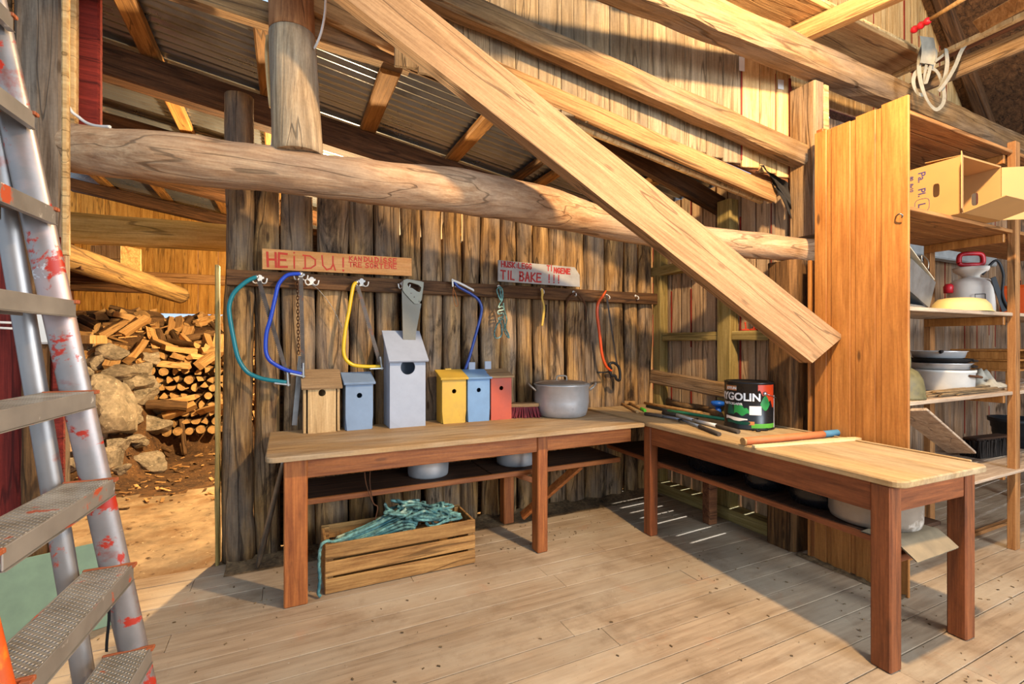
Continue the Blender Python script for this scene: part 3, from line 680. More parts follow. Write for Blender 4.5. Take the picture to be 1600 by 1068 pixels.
B2R = R(-2.3)
t2 = thing('workbench', 'dark workbench with tools on it running along the right wall', 'workbench', (2.41, 1.11, 0), B2R)
def L2(q): return M.Translation((2.37, 1.11, 0)) @ M.Rotation(B2R, 4, 'Z') @ V(q)
t2.location = (2.37, 1.11, 0)
obj('bench_top', benchtop(MB(), rrect(0, 0, .735, 2.50, .05, (0, 0, 1, 1)), BZ - .026, BZ + .004), m_benchtop2, t2)
obj('back_lip', MB().box((.722, .07, BZ + .0045), (.735, 2.48, BZ + .014), .003), m_benchtop2, t2)
obj('apron', MB().box((.02, .13, .685), (.045, 1.63, BZ - .027), .003), m_bench2y, t2)
obj('apron', MB().box((.085, .045, .70), (.60, .068, BZ - .027), .003), m_bench2, t2)
for (x0, y0, x1, y1, m) in ((.003, .04, .085, .125, m_bench2leg), (.60, .035, .68, .115, m_bench2leg), (.012, 1.63, .085, 1.71, m_bench2leg), (.585, 1.62, .67, 1.70, m_redplank)):
    obj('leg', MB().box((x0, y0, 0), (x1, y1, BZ - .027), .007), m, t2)
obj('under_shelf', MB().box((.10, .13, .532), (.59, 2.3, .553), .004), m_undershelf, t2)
obj('shelf_edge', MB().bar((.095, .05, .535), (.095, 2.3, .535), .02, .03, .003), m_bench2y, t2)
obj('shelf_bar', MB().box((.10, .05, .470), (.36, .11, .505), .004), m_bench2, t2)
obj('stretcher', MB().box((.085, 1.65, .49), (.585, 1.68, .53), .003), m_bench2, t2)

# ---------------------------------------------------------------- birdhouses
def birdhouse(label, x, y, rz, wd, dp, hf, hb, body, roofm, hole_r, hole_z, ov=.02, side=.0, back=None, group=None, top_z=BZ):
    t = thing('birdhouse', label, 'birdhouse', (x, y, top_z), rz, group)
    th = .016; k = (hb - hf) / dp
    # local: front at y=0, depth +y
    obj('front_panel', front_with_hole(-wd / 2 + (side and .004), wd / 2 - (side and .004), 0, hf, hole_r, hole_z, th), body, t)
    for sx in (-1, 1):
        x0 = sx * (wd / 2 + side) - (th if sx > 0 else 0); y0 = .016 if side == 0 else .012
        x0 = x0 if side else (sx * wd / 2 - (th if sx > 0 else 0))
        poly = [(y0 + .001, .002), (dp, .002), (dp, hf + k * dp - .001), (y0 + .001, hf + k * y0 - .001)]
        T = M(((0, 0, 1, x0), (1, 0, 0, 0), (0, 1, 0, 0), (0, 0, 0, 1)))
        obj('side_panel', MB().prism(poly, th, T), body, t)
    obj('back_panel', MB().box((-wd / 2 + th, dp - th, .002), (wd / 2 - th, dp - .001, hb - .004), .002), body, t)
    obj('floor_panel', MB().box((-wd / 2 + th, th, .01), (wd / 2 - th, dp - th, .024), .001), body, t)
    a = math.atan(k); Lr = (dp + ov + .012) / cos(a)
    T = M.Translation((0, -ov, hf - ov * k + .001)) @ M.Rotation(a, 4, 'X')
    obj('roof_board', MB().box((-wd / 2 - side - .014, 0, 0), (wd / 2 + side + .014, Lr, .016), .002, 0, T), roofm, t)
    if back:
        bw, bh, bx, bm = back
        obj('hanging_board', MB().box((bx - bw / 2, dp, .02), (bx + bw / 2, dp + .015, bh), .003), bm, t)
    return t
def front_with_hole(x0, x1, z0, z1, r, hz, th, n=28):
    """front board with a real round hole"""
    mb = MB(); cx = (x0 + x1) / 2
    outer = []
    for k in range(n):
        a = 2 * pi * k / n + pi / n; dx, dz = cos(a), sin(a)
        s = min(((x1 - cx) if dx > 0 else (cx - x0)) / max(abs(dx), 1e-6), ((z1 - hz) if dz > 0 else (hz - z0)) / max(abs(dz), 1e-6))
        outer.append((cx + dx * s, hz + dz * s))
    inner = [(cx + r * cos(2 * pi * k / n + pi / n), hz + r * sin(2 * pi * k / n + pi / n)) for k in range(n)]
    vs = []
    for y in (0, th): vs += [(a, y, b) for a, b in outer] + [(a, y, b) for a, b in inner]
    fs = []
    for k in range(n):
        j = (k + 1) % n
        fs += [(k, j, n + j, n + k), (2 * n + k, 3 * n + k, 3 * n + j, 2 * n + j), (n + k, n + j, 3 * n + j, 3 * n + k), (j, k, 2 * n + k, 2 * n + j)]
    mb.add(vs, fs)
    cs = [(x0, z0), (x1, z0), (x1, z1), (x0, z1)]
    for c in cs:      # close the four corners
        best = sorted(range(n), key=lambda k: (outer[k][0] - c[0]) ** 2 + (outer[k][1] - c[1]) ** 2)
        k = best[0]; cand = [q for q in best[1:4] if q in ((k + 1) % n, (k - 1) % n)]
        j = cand[0]; a, b = (k, j) if (k + 1) % n == j else (j, k)
        for y, fl_ in ((0, 1), (th, 0)):
            q = [(outer[a][0], y, outer[a][1]), (c[0], y, c[1]), (outer[b][0], y, outer[b][1])]
            mb.add(q, [(0, 1, 2) if fl_ else (2, 1, 0)])
        mb.add([(outer[a][0], 0, outer[a][1]), (c[0], 0, c[1]), (c[0], th, c[1]), (outer[a][0], th, outer[a][1])], [(0, 3, 2, 1)])
        mb.add([(outer[b][0], 0, outer[b][1]), (c[0], 0, c[1]), (c[0], th, c[1]), (outer[b][0], th, outer[b][1])], [(0, 1, 2, 3)])
    return mb
def at_bench(u, v, dy=0): p = PZ(u, v, BZ); return p
def bh(label, uL, uR, v, yfr, rz, dp, vf, vb, body, roofm, hole_r, hole_v, **k):
    a = PY(uL, v, yfr); b = PY(uR, v, yfr); wd = (b.x - a.x); cx = (a.x + b.x) / 2
    zf = PY((uL + uR) / 2, vf, yfr).z - BZ; zb = PY((uL + uR) / 2, vb, yfr + dp).z - BZ; hz = PY((uL + uR) / 2, hole_v, yfr).z - BZ
    return birdhouse(label, cx, yfr, rz, wd, dp, zf, zb, body, roofm, hole_r, hz, **k)
bh('bare wood birdhouse with weathered roof board at the bench end', 480, 526, 671, 3.40, R(1), .16, 605, 581, m_bhnat, m_bhroof, .023, 613.5, side=.022)
bh('small slate blue birdhouse beside the bare wood one', 540, 583, 667, 3.40, R(2), .15, 599, 585, m_bhslate, m_bhslate, .018, 617.5)
bh('tall pale grey birdhouse with a large round hole', 609, 665, 663, 3.36, R(1), .21, 560, 521, m_bhgrey, m_bhgrey, .052, 573.5, ov=.03)
bh('mustard yellow birdhouse next to the tall grey one', 691, 728, 655, 3.37, R(-2), .16, 592, 580.5, m_bhyellow, m_bhyellow, .017, 611, back=(.05, .40, .0, m_bhyellow))
bh('dusty blue birdhouse between the yellow and red ones', 731, 765, 653, 3.37, R(-2), .16, 591, 580, m_bhblue, m_bhblue, .017, 609, back=(.055, .445, .0, m_bhgrey))
bh('brick red birdhouse beside the scrubbing brush', 767.5, 799, 651, 3.37, R(-2), .16, 589, 579, m_bhred, m_bhroof, .017, 606, back=(.055, .45, -.05, m_bhgrey))

# scrubbing brush
p = PZ(824, 653, BZ); t = thing('scrubbing_brush', 'scrubbing brush with dark red bristles beside the big pot', 'brush', (p.x, p.y + .07, BZ), R(-16))
mb = MB(); rnd = random.Random(4)
for i in range(22):
    for j in range(8):
        x = -.105 + .21 * i / 21; y = -.034 + .068 * j / 7
        dx = .25 * x + rnd.uniform(-.016, .016); dy = .55 * y + rnd.uniform(-.012, .012)
        mb.bar((x, y, .088), (x + dx, y + dy, .001), .0085, .0085, 0, up=(0, 1, 0))
obj('bristles', mb, m_bristle, t)
obj('brush_block', MB().prism(rrect(-.122, -.044, .122, .044, .02), .026, M.Translation((0, 0, .087))), m_brushwood, t)

# big aluminium pot with lid
def pot(name, label, cat, c, r, h, mat, lid=False, handles=True, rim=.008, hz=0.0, group=None, bulge=.03, lidmat=None, knob=True, base=.80):
    t = thing(name, label, cat, c, hz, group)
    prof = [(.001, 0), (r * base, 0), (r * (base + (1 - base) * .5), .010), (r * (base + (1 - base) * .8), .04 * h / .2), (r * (1 + bulge * .3), h * .45), (r, h - .012), (r + rim, h - .008), (r + rim, h), (r - .004, h), (r - .006, h - .02), (r * (base + (1 - base) * .7), .05), (r * base * .98, .012), (.001, .010)]
    obj('pot_body', MB().lathe(prof, 48), mat, t)
    if handles:
        for s in (0, 1):
            mb = MB(); th0 = pi * s
            pts = [(r * 1.0, -.055, h * .80), (r + .03, -.06, h * .90), (r + .055, -.04, h * .985), (r + .06, 0, h * 1.0), (r + .055, .04, h * .985), (r + .03, .06, h * .90), (r * 1.0, .055, h * .80)]
            mb.tube([M.Rotation(th0, 4, 'Z') @ V(q) for q in spline(pts, 5)], .0085, 10)
            obj('handle', mb, lidmat or mat, t)
    if lid:
        prof = [(r - .002, h + .001), (r + .004, h + .004), (r - .012, h + .010), (r * .8, h + .018), (r * .4, h + .026), (.001, h + .028)]
        l = obj('lid', MB().lathe(prof, 48), lidmat or mat, t)
        if knob:
            kb = MB().tube(spline([(-.04, 0, h + .020), (-.042, 0, h + .045), (-.03, 0, h + .062), (.03, 0, h + .062), (.042, 0, h + .045), (.04, 0, h + .020)], 5), .007, 8)
            obj('lid_handle', kb, lidmat or mat, l)
    return t
pc = PY(877, 600, 3.37)
pot('cooking_pot', 'big dull aluminium cooking pot with lid standing on the long bench', 'pot', (pc.x, 3.365, BZ), .222, .262, m_potalu, True, True, hz=R(-20), lidmat=m_oldalu)
# ---------------------------------------------------------------- under the benches
for (u, r, lab, dz) in ((669, .142, 'small aluminium pan on the shelf above the rope crate', .0), (806, .15, 'aluminium pan on the shelf behind the middle bench leg', 0)):
    q = PY(u, 700, 3.26)
    pot('aluminium_pan', lab, 'pan', (q.x, 3.26, .529 if u > 700 else .5235), r, .16, m_potalu, handles=False, base=.955)
# rope crate
t = thing('wooden_crate', 'slatted wooden crate full of teal rope under the long bench', 'crate', (.66, 3.07, 0), 0)
def slat(lo, hi, n='slat'): return obj(n, MB().box(lo, hi, .004), m_crate, t, world=True)
x0, x1, y0, y1 = .20, 1.12, 2.905, 3.235
for z0, z1 in ((.0, .088), (.097, .187), (.197, .288)):
    slat((x0, y0, z0 + .004), (x1, y0 + .014, z1)); slat((x0, y1 - .014, z0 + .004), (x1, y1, z1))
for xx in (x0, x1 - .016):
    obj('end_panel', MB().box((xx, y0 + .015, .005), (xx + .016, y1 - .015, .283), .003), m_crate, t, world=True)
for xx in (x0 + .016, x1 - .046):
    for yy in (y0 + .015, y1 - .035): obj('corner_batten', MB().box((xx, yy, .004), (xx + .03, yy + .02, .282), .002), m_crate, t, world=True)
obj('base', MB().box((x0 + .017, y0 + .015, .004), (x1 - .017, y1 - .015, .016), .002), m_crate, t, world=True)
# the rope: one long line heaped in loops
rnd = random.Random(9); pts = []
for k in range(15):                      # long parallel loops on the left
    ya = 2.965 + .011 * k; za = .215 + .006 * (k % 4) + .002 * k
    pts += [(.26 + .012 * (k % 3), ya, za - .02), (.45, ya + .012, za + .02), (.66, ya + .03, za + .06 + .01 * (k % 3)), (.74 + .01 * (k % 4), ya + .045, za + .04), (.62, ya + .03, za + .035 + .008 * (k % 2)), (.42, ya + .006, za)]
for k in range(30):
    cx, cy = rnd.uniform(.62, .98), rnd.uniform(3.02, 3.16); a0 = rnd.uniform(0, 6.3); r = rnd.uniform(.05, .10); tl = rnd.uniform(-.45, .45)
    top = .27 + .10 * math.exp(-((cx - .72) / .2) ** 2)
    for q in range(6):
        a = a0 + q * 1.15; pts.append((max(.25, min(1.07, cx + r * cos(a))), max(2.945, min(3.19, cy + r * sin(a) * .8)), top + r * sin(a + 1) * tl + rnd.uniform(-.03, .02)))
pts += [(.30, 3.0, .27), (.21, 2.93, .30), (.178, 2.90, .285), (.168, 2.895, .20), (.172, 2.89, .10), (.165, 2.885, .03), (.178, 2.88, .014)]
sp = spline(pts, 9)
tag(obj('rope_heap', MB().tube(sp, .0088, 9, lobes=3, twist=170), m_rope, world=True), 'heap of teal twisted rope lying in the slatted crate', 'rope')
mb = MB()
for o_ in (0, .02): mb.tube(spline([PY(569 + o_ * 500, 725, 3.02), PY(572 + o_ * 300, 755, 3.0), PY(583, 785, 2.98 + o_), PY(590, 792, 2.97), PY(586, 812, 2.97 + o_)], 6), .0035, 6)
tag(obj('wire_loop', mb, m_rust, world=True), 'thin rusty wire loop hanging from the shelf above the crate', 'wire')
q0 = PY(441, 728, 2.99); q1 = PZ(402, 888, .006)
tag(obj('crowbar', MB().tube([q1, q1.lerp(q0, .02), q1.lerp(q0, .15), q1.lerp(q0, .6), q0, q0 + (q0 - q1) * .06], [.004, .012, .018, .016, .012, .012], 10), m_steel, world=True), 'grey iron bar leaning against the left end of the long bench', 'crowbar')
# black pans and the big aluminium pot under the right bench
def px2(u, x, z): q = PX(u, 700, x); return (q.x, q.y, z)
t = thing('roasting_pan', 'black speckled roasting pan on the shelf under the right bench', 'pan', px2(1112, 2.69, .554), R(80))
prof = [(.001, 0), (.13, 0), (.155, .02), (.17, .10), (.182, .105), (.182, .112), (.165, .11), (.145, .02), (.001, .008)]
obj('pan_body', MB().lathe(prof, 40, T=M.Diagonal((1.25, .85, 1, 1))), m_enamel, t)
for s in (-1, 1): obj('handle', MB().tube(spline([(s * .22, -.05, .10), (s * .255, -.04, .11), (s * .262, 0, .112), (s * .255, .04, .11), (s * .22, .05, .10)], 5), .007, 8), m_enamel, t)
pot('black_pot', 'black pot with pale drips between the roasting pan and the wide black pot', 'pot', px2(1196, 2.68, .554), .125, .13, m_enamel, hz=R(30))
pot('black_pot', 'wide black pot beside the big aluminium pot under the right bench', 'pot', px2(1283, 2.70, .554), .165, .135, m_enamel, hz=R(60))
t = thing('stock_pot', 'large stained aluminium pot under the near end of the right bench', 'pot', (2.685, 1.375, .554), 0)
obj('pot_body', MB().lathe([(.001, 0), (.17, 0), (.186, .008), (.193, .03), (.195, .20), (.199, .206), (.199, .214), (.192, .214), (.189, .03), (.001, .01)], 48), m_oldalu, t)
# the bent felt sheet over the shelf end
def sheet(a, b):
    x = 2.45 + .36 * a; s = b * .24
    if s < .14: y, z = 1.31 - s, .557
    else: y, z = 1.17 - (s - .14) * .75, .557 - (s - .14) * .62
    return (x + .02 * b, y, z + .004 * nz((a * 3, b * 3, 0)))
mb = MB().grid(sheet, 10, 14); mb.grid(lambda a, b: tuple(V(sheet(a, b)) + V((0, .002, -.005))), 10, 14)
tag(obj('felt_sheet', mb, m_felt, world=True), 'stiff felt sheet bent down over the shelf end under the right bench', 'sheet')
# ---------------------------------------------------------------- tools on the right bench
TZ = BZ + .0045
def tl(u, v, h=.0): q = PZ(u, v, TZ + h); return q
def rod(name, parent, a, b, ra, rb, mat, seg=12, cap=True): return obj(name, MB().tube([a, a.lerp(b, .33), a.lerp(b, .66), b], [ra, ra * .67 + rb * .33, ra * .33 + rb * .67, rb], seg), mat, parent, world=True)
def root(name, label, cat, a): return thing(name, label, cat, (a.x, a.y, TZ))
def lopper(label, g0, g1, s1, gm, sm, rg, rs, blade=None):
    a, b, c = tl(*g0, rg), tl(*g1, rg), tl(*s1, rg)
    t = root('lopper', label, 'lopper', a)
    rod('grip', t, a, b, rg, rg * .92, gm); sh = rod('shaft', t, b, c, rs, rs, sm)
    d = (c - b).normalized()
    if blade:
        e = tl(*blade, .012)
        obj('pivot', MB().lathe([(.001, -.01), (.016, -.01), (.018, 0), (.016, .012), (.001, .012)], 14, c=tuple(c + d * .02)), m_steel, t, world=True)
        T, L = frame(c, e); mb = MB().prism([(0, -.012), (L * .4, -.022), (L * .8, -.012), (L, .0), (L * .7, .010), (L * .3, .014), (0, .01)], .006, T)
        obj('blade', mb, m_steel, t, world=True)
        mb = MB().prism([(0, .012), (L * .3, .02), (L * .6, .03), (L * .75, .02), (L * .4, .006), (0, -.004)], .006, T @ M.Translation((0, 0, -.008)))
        obj('hook', mb, m_black, t, world=True)
    return t
def twoarm(label, arms, gm, sm, rg, rs, piv, blade):
    g = [(tl(*q[0], rg), tl(*q[1], rg)) for q in arms]; P_ = tl(*piv, rg)
    t = root('lopper', label, 'lopper', P_)
    for a, b in g: rod('grip', t, a, b, rg, rg * .95, gm); rod('arm', t, b, P_, rs, rs * .8, sm)
    e = tl(*blade, .01); T, L = frame(P_, e)
    L = min(L, .085); obj('blade', MB().prism([(-.012, -.009), (L * .5, -.014), (L, -.003), (L * .8, .007), (L * .3, .012), (-.012, .009)], .008, T), m_black, t, world=True)
    return t
lopper('long green lopper with a black grip on the right bench', (1011, 634), (1044, 641), (1150, 657), m_blackplastic, m_green, .013, .012, (1204, 671))
twoarm('lopper with blue-grey and white arms nearest the bench edge', (((1008, 646), (1036, 650)), ((1124, 678), (1093, 666))), m_dusty, m_greytube, .014, .011, (1064, 655), (1048, 668))
twoarm('white-armed lopper lying between two others on the right bench', (((1036, 644), (1058, 648)), ((1154, 674), (1120, 665))), m_dusty, m_white, .015, .0145, (1084, 656), (1106, 650))
def hammer(label, hd, h0, h1, tip=None):
    a, b = tl(*h0, .014), tl(*h1, .012); t = root('hammer', label, 'hammer', a)
    rod('handle', t, a, b, .011, .013, m_handle)
    T, L = frame(a, b); 
    obj('head', MB().box((-.022, -.055, -.013), (.022, .055, .02), .006, 0, T), m_dusty if not tip else m_handle, t, world=True)
    if tip: rod('grip_end', t, b, tl(*tip, .012), .014, .013, m_lime)
hammer('small hammer with pale handle in the bench corner', None, (970, 629), (996, 643))
hammer('mallet with a lime green grip end in the bench corner', None, (983, 629), (1002, 638), (1008, 641))
a, b = tl(1007, 629, .014), tl(1096, 645, .014)
tag(rod('tool_shaft', None, a, b, .011, .015, m_handle), 'long pale wooden handle lying beside the green lopper', 'handle')
pts = [tl(1031, 621, .03), tl(1044, 627, .024), tl(1066, 633, .022), tl(1098, 637, .022), tl(1126, 650, .022)]
mb = MB().tube(spline(pts, 6), spl1([.036, .030, .026, .026, .032], 6), 14, flat=.75); tag(along('axe_shaft', mb, m_olive, pts[0], pts[-1]), 'curved dark axe handle lying behind the green lopper', 'axe handle')
c = tl(1122, 648); t = root('blue_clamp', 'bright blue plastic squeeze bottle cap piece beside the paint can', 'plastic part', c)
t['label'] = 'bright blue plastic part lying beside the paint can'; t['category'] = 'plastic part'; t.name = 'blue_funnel'
obj('funnel_cup', MB().lathe([(.012, .07), (.030, .068), (.052, .085), (.058, .098), (.052, .112), (.02, .118), (.001, .118)], 24), m_brightblue, t)
obj('funnel_spout', MB().lathe([(.02, 0), (.028, .002), (.024, .035), (.02, .072), (.012, .072)], 18), m_brightblue, t)
c = tl(1186, 673); t = root('pincers', 'small black pincers lying before the paint can', 'pincers', c)
for s in (-1, 1):
    obj('jaw_and_arm', MB().tube(spline([c + V((-.045, .012 * s, .008)), c + V((-.02, .022 * s, .008)), c + V((0, .004 * s, .009)), c + V((.03, -.018 * s, .01)), c + V((.055, -.022 * s, .008))], 5), .0065, 8), m_black, t, world=True)
# painted handle and pale paddle
a, m_, b = tl(1163, 689, .022), tl(1286, 678, .022), tl(1330, 673, .022); t = root('painted_shaft', 'thick orange and blue painted wooden handle on the right bench', 'handle', a)
rod('orange_length', t, a, m_, .0225, .021, plain('faded_orange_paint', 'd27846', .6, var=.15)); rod('blue_length', t, m_, b, .0212, .0205, plain('faded_blue_paint', '4f86a4', .6, var=.15))
rod('bare_tip', t, b, b + (b - m_).normalized() * .012, .0225, .021, m_handle); rod('bare_butt', t, a - (m_ - a).normalized() * .012, a, .0215, .0225, m_handle)
a, b = tl(1177, 697, .008), tl(1350, 684, .008); T, L = frame(a, b); poly = [(0, -.012), (.03, -.017), (L * .35, -.016), (L * .55, -.026), (L * .9, -.024), (L, -.01), (L, .012), (L * .88, .024), (L * .55, .026), (L * .35, .014), (.03, .014), (0, .01)]
tag(obj('wooden_paddle', MB().prism(poly, .014, M.Translation((0, 0, -.007))), m_paddle, None, T), 'pale flat wooden paddle in front of the painted handle', 'paddle')
# ---------------------------------------------------------------- hook rail, hooks, signs and saws
RY = 3.548                                              # front face of the rail
ra, rb = PY(354, 434, RY), PY(1025, 464.5, RY)
zr = 1.868
rail = timber('hook_rail', (ra.x, RY + .02, zr), (rb.x + .02, RY + .02, zr), .04, .104, m_rail, jit=.001, bev=.004)
tag(rail, 'dark wooden rail with hooks nailed across the slab wall', 'rail')
def HP(u, v, y=RY): return PY(u, v, y)
def double_hook(u, v, label):
    c = HP(u, v, RY - .0015); t = thing('coat_hook', label, 'coat hook', c)
    # cast plate with ears, two short prongs
    pl = [(-.010, .030), (.0, .034), (.010, .030), (.016, .020), (.024, .022), (.026, .010), (.014, .004), (.010, -.012), (.018, -.026), (.0, -.020), (-.018, -.026), (-.010, -.012), (-.014, .004), (-.026, .010), (-.024, .022), (-.016, .020)]
    T = M(((1, 0, 0, 0), (0, 0, -1, .0), (0, 1, 0, 0), (0, 0, 0, 1)))
    obj('plate', MB().prism(pl, .004, T), m_white, t)
    for s in (-1, 1):
        obj('prong', MB().tube(spline([(s * .008, -.004, -.012), (s * .022, -.014, -.024), (s * .036, -.028, -.02), (s * .042, -.034, -.004), (s * .043, -.034, .008)], 5), [.0045] * 20 + [.0055], 8), m_white, t)
    return t
def single_hook(u, v, label):
    c = HP(u, v, RY - .001); t = thing('screw_hook', label, 'hook', c)
    obj('hook_plate', MB().lathe([(.001, 0), (.012, 0), (.011, .004), (.001, .005)], 14, T=M.Rotation(pi / 2, 4, 'X')), m_white, t)
    obj('hook_arm', MB().tube(spline([(0, -.004, 0), (0, -.03, -.006), (.002, -.042, -.022), (.004, -.034, -.036), (.004, -.02, -.034)], 5), .0045, 8), m_white, t)
double_hook(406, 437, 'white double coat hook holding the teal bow saw')
double_hook(470, 432, 'white double coat hook behind the blue bow saw and rusty chain')
double_hook(487, 440, 'white double coat hook with only a thin wire hanging from it')
double_hook(565, 442, 'white double coat hook holding the yellow bow saw')
double_hook(630, 446, 'white double coat hook inside the hand saw handle')
single_hook(709, 441, 'small hook holding the dull blue bow saw'); single_hook(779, 447, 'small hook holding the hank of pale teal cord')
single_hook(846, 452, 'small hook holding the yellow wire brush'); single_hook(896, 456, 'small hook holding the bent brown hoop')
single_hook(948, 461, 'small hook holding the orange bow saw'); single_hook(993, 462, 'empty small hook at the dark end of the rail')

# painted letters as brush strokes (unit square glyphs)
GL = {'H': [[(0, 1), (.04, 0)], [(.75, 1), (.78, 0)], [(.02, .5), (.76, .52)]], 'E': [[(.75, .97), (.05, 1), (.02, .5), (0, 0), (.75, .03)], [(.02, .52), (.62, .52)]],
 'I': [[(.3, .85), (.3, 0)], [(.29, 1.12), (.31, 1.13)]], 'i': [[(.3, 1), (.3, 0)]], 'D': [[(.12, 1), (.12, 0)], [(0, 1), (.45, .97), (.8, .7), (.8, .3), (.5, .05), (0, 0)]],
 'U': [[(0, 1), (.05, .3), (.3, 0), (.6, .1), (.75, .4), (.75, 1)], [(.75, .5), (.9, 0)]], '!': [[(.3, 1), (.28, .32)], [(.27, .06), (.31, .05), (.29, .0)]], ':': [[(.3, .6), (.32, .58)], [(.3, .2), (.32, .18)]],
 'K': [[(.03, 1), (0, 0)], [(.7, 1), (.05, .48), (.75, 0)]], 'A': [[(0, 0), (.35, 1), (.72, 0)], [(.14, .36), (.6, .36)]], 'N': [[(0, 0), (.03, 1), (.68, 0), (.7, 1)]],
 'S': [[(.7, .88), (.4, 1), (.08, .8), (.2, .55), (.6, .42), (.7, .18), (.35, 0), (0, .12)]], 'T': [[(0, 1), (.8, .97)], [(.4, .98), (.4, 0)]], 'R': [[(.05, 0), (.05, 1), (.5, 1), (.62, .75), (.45, .52), (.05, .5)], [(.35, .5), (.75, 0)]],
 'O': [[(.38, 1), (.06, .75), (.04, .3), (.36, 0), (.68, .28), (.68, .74), (.38, 1)]], 'L': [[(.03, 1), (0, .03), (.6, .0)]], 'G': [[(.7, .85), (.4, 1), (.06, .75), (.04, .28), (.36, 0), (.7, .15), (.7, .45), (.42, .45)]],
 'B': [[(.08, 1), (.05, 0)], [(0, 1), (.5, .98), (.64, .76), (.45, .53), (.06, .52)], [(.45, .53), (.75, .28), (.5, .02), (0, 0)]]}
def strokes(mb, text, x, z, wd, ht, sw, gap=.28, th=.0015, spread=None, mat=0):
    """text laid in local XZ, facing -Y"""
    n = 0
    for ch in text:
        if ch == ' ': x += wd * .7; continue
        for st in GL[ch]:
            P = [V((x + a * wd, 0, z + b * ht)) for a, b in st]
            for a, b in zip(P[:-1], P[1:]):
                d = (b - a); L = max(d.length, 1e-5); d = d / L if L > 1e-4 else V((1, 0, 0)); nn = V((-d.z, 0, d.x))
                q = [a - d * sw * .45 - nn * sw / 2, b + d * sw * .45 - nn * sw / 2, b + d * sw * .45 + nn * sw / 2, a - d * sw * .45 + nn * sw / 2]
                dy = -.0006 - .0002 * (n % 4); n += 1
                mb.add([(p.x, dy, p.z) for p in q], [(0, 1, 2, 3)], mat)
        x += wd * (.5 if ch in '!Ii:' else .82) + wd * gap
    return x
def sign(label, cs, y, th, mat, lines, ink, cut=None):
    bl, br, tr, tl_ = [PY(*c, y) for c in cs]
    X = (br - bl).normalized(); ang = -math.asin(X.z)
    t = thing('painted_sign', label, 'sign', bl, 0, None, (0, ang, 0)); Wd = (br - bl).length; h = (tl_ - bl).length
    poly = cut(Wd, h) if cut else [(0, 0), (Wd, 0), (Wd, h * .985), (0, h)]
    T = M(((1, 0, 0, 0), (0, 0, -1, th), (0, 1, 0, 0), (0, 0, 0, 1)))
    obj('board', MB().prism(poly, th, T), mat, t)
    for tx, x, z, w_, hh, sw, g in lines(Wd, h):
        mb = MB(); strokes(mb, tx, x * Wd, z * h, w_ * Wd, hh * h, sw * h, g); obj('lettering', mb, ink, t)
    return t
sign('orange-toned sign board reading HEI DU standing on the hook rail', ((410, 420), (643.5, 431), (643.5, 404), (410, 388)), 3.53, .018, m_signwood,
     lambda W_, h: [('HE', .03, .14, .066, .68, .11, .20), ('I', .178, .12, .05, .68, .075, .2), ('D', .25, .13, .095, .66, .075, .2), ('U', .37, .12, .095, .70, .075, .2), ('!', .495, .10, .05, .66, .085, .2),
                    ('KAN', .552, .66, .028, .22, .05, .3), ('DU', .652, .66, .030, .23, .055, .3), ('DISSE', .728, .66, .032, .24, .06, .30),
                    ('TRE', .548, .34, .03, .24, .055, .25), ('SORT', .662, .33, .031, .24, .06, .25), ('ENE', .80, .36, .029, .24, .055, .25)], m_redink)
sign('whitewashed sign board with a broken corner reading TILBAKE', ((778.4, 439), (906, 448), (897, 418), (776.6, 406)), 3.53, .014, m_signwhite,
     lambda W_, h: [('HUSK:LEGG', .035, .70, .040, .25, .06, .22), ('TI', .575, .70, .04, .25, .06, .25), ('NGENE', .665, .62, .042, .25, .07, .20), ('TiL', .03, .12, .062, .40, .075, .25), ('BAKE', .245, .10, .066, .42, .08, .22), ('!!!', .585, .12, .06, .38, .07, .5)], m_darkredink,
     cut=lambda W_, h: [(0, 0), (W_, 0), (W_ * .995, h * .62), (W_ * .93, h * .99), (0, h)])

# bow saws traced on planes in front of the rail
SY = 3.49
def path(zo, sc, pts, y=SY): return [PY(zo[0] + a * sc, zo[1] + b * sc, y) for a, b in pts]
def flatblade(mb, a, b, w_, th=.0014, teeth=0):
    d = (b - a).normalized(); n = V((0, 1, 0)); s = d.cross(n).normalized()
    L = (b - a).length; T = M((d, s, d.cross(s))).transposed().to_4x4(); T.translation = a
    pl = [(0, -w_ / 2)]
    if teeth:
        k = int(L / teeth)
        for i in range(k): pl += [(L * (i + .5) / k, -w_ / 2 - teeth * .7), (L * (i + 1) / k, -w_ / 2)]
    else: pl += [(L, -w_ / 2)]
    pl += [(L, w_ / 2), (0, w_ / 2)]
    return mb.prism(pl, th, T)
Z4 = ((340, 380), 340 / 1068); Z5 = ((660, 380), 380 / 1268)
def bowsaw(label, zz, frm, bl, mat, r=.0115, clampm=m_alu, y=SY, hang=True, bw=.022):
    P = path(*zz, frm, y); t = thing('bow_saw', label, 'saw', P[0])
    obj('frame', MB().tube(spline(P, 6), r, 12, flat=.8), mat, t, world=True)
    b = path(*zz, bl, y)
    obj('blade', flatblade(MB(), b[0] + V((0, .002, 0)), b[1] + V((0, .002, 0)), bw, .0015, .012), m_blade, t, world=True)
    e = P[-1]; d = (e - P[-2]).normalized()
    obj('blade_clamp', MB().bar(e - d * .075 + V((0, 0, -.015)), e + d * .025 + V((0, 0, -.012)), .015, .022, .004, up=(0, 1, 0)).bar(b[1] + V((0, 0, .04)), e + d * .012 + V((0, 0, -.026)), .017, .026, .005, up=(0, 1, 0)), clampm, t, world=True)
    obj('tension_end', MB().lathe([(.001, -.008), (.013, -.008), (.013, .008), (.001, .008)], 16, T=M.Translation(P[0]) @ M.Rotation(pi / 2, 4, 'X')), clampm, t, world=True)
    return t
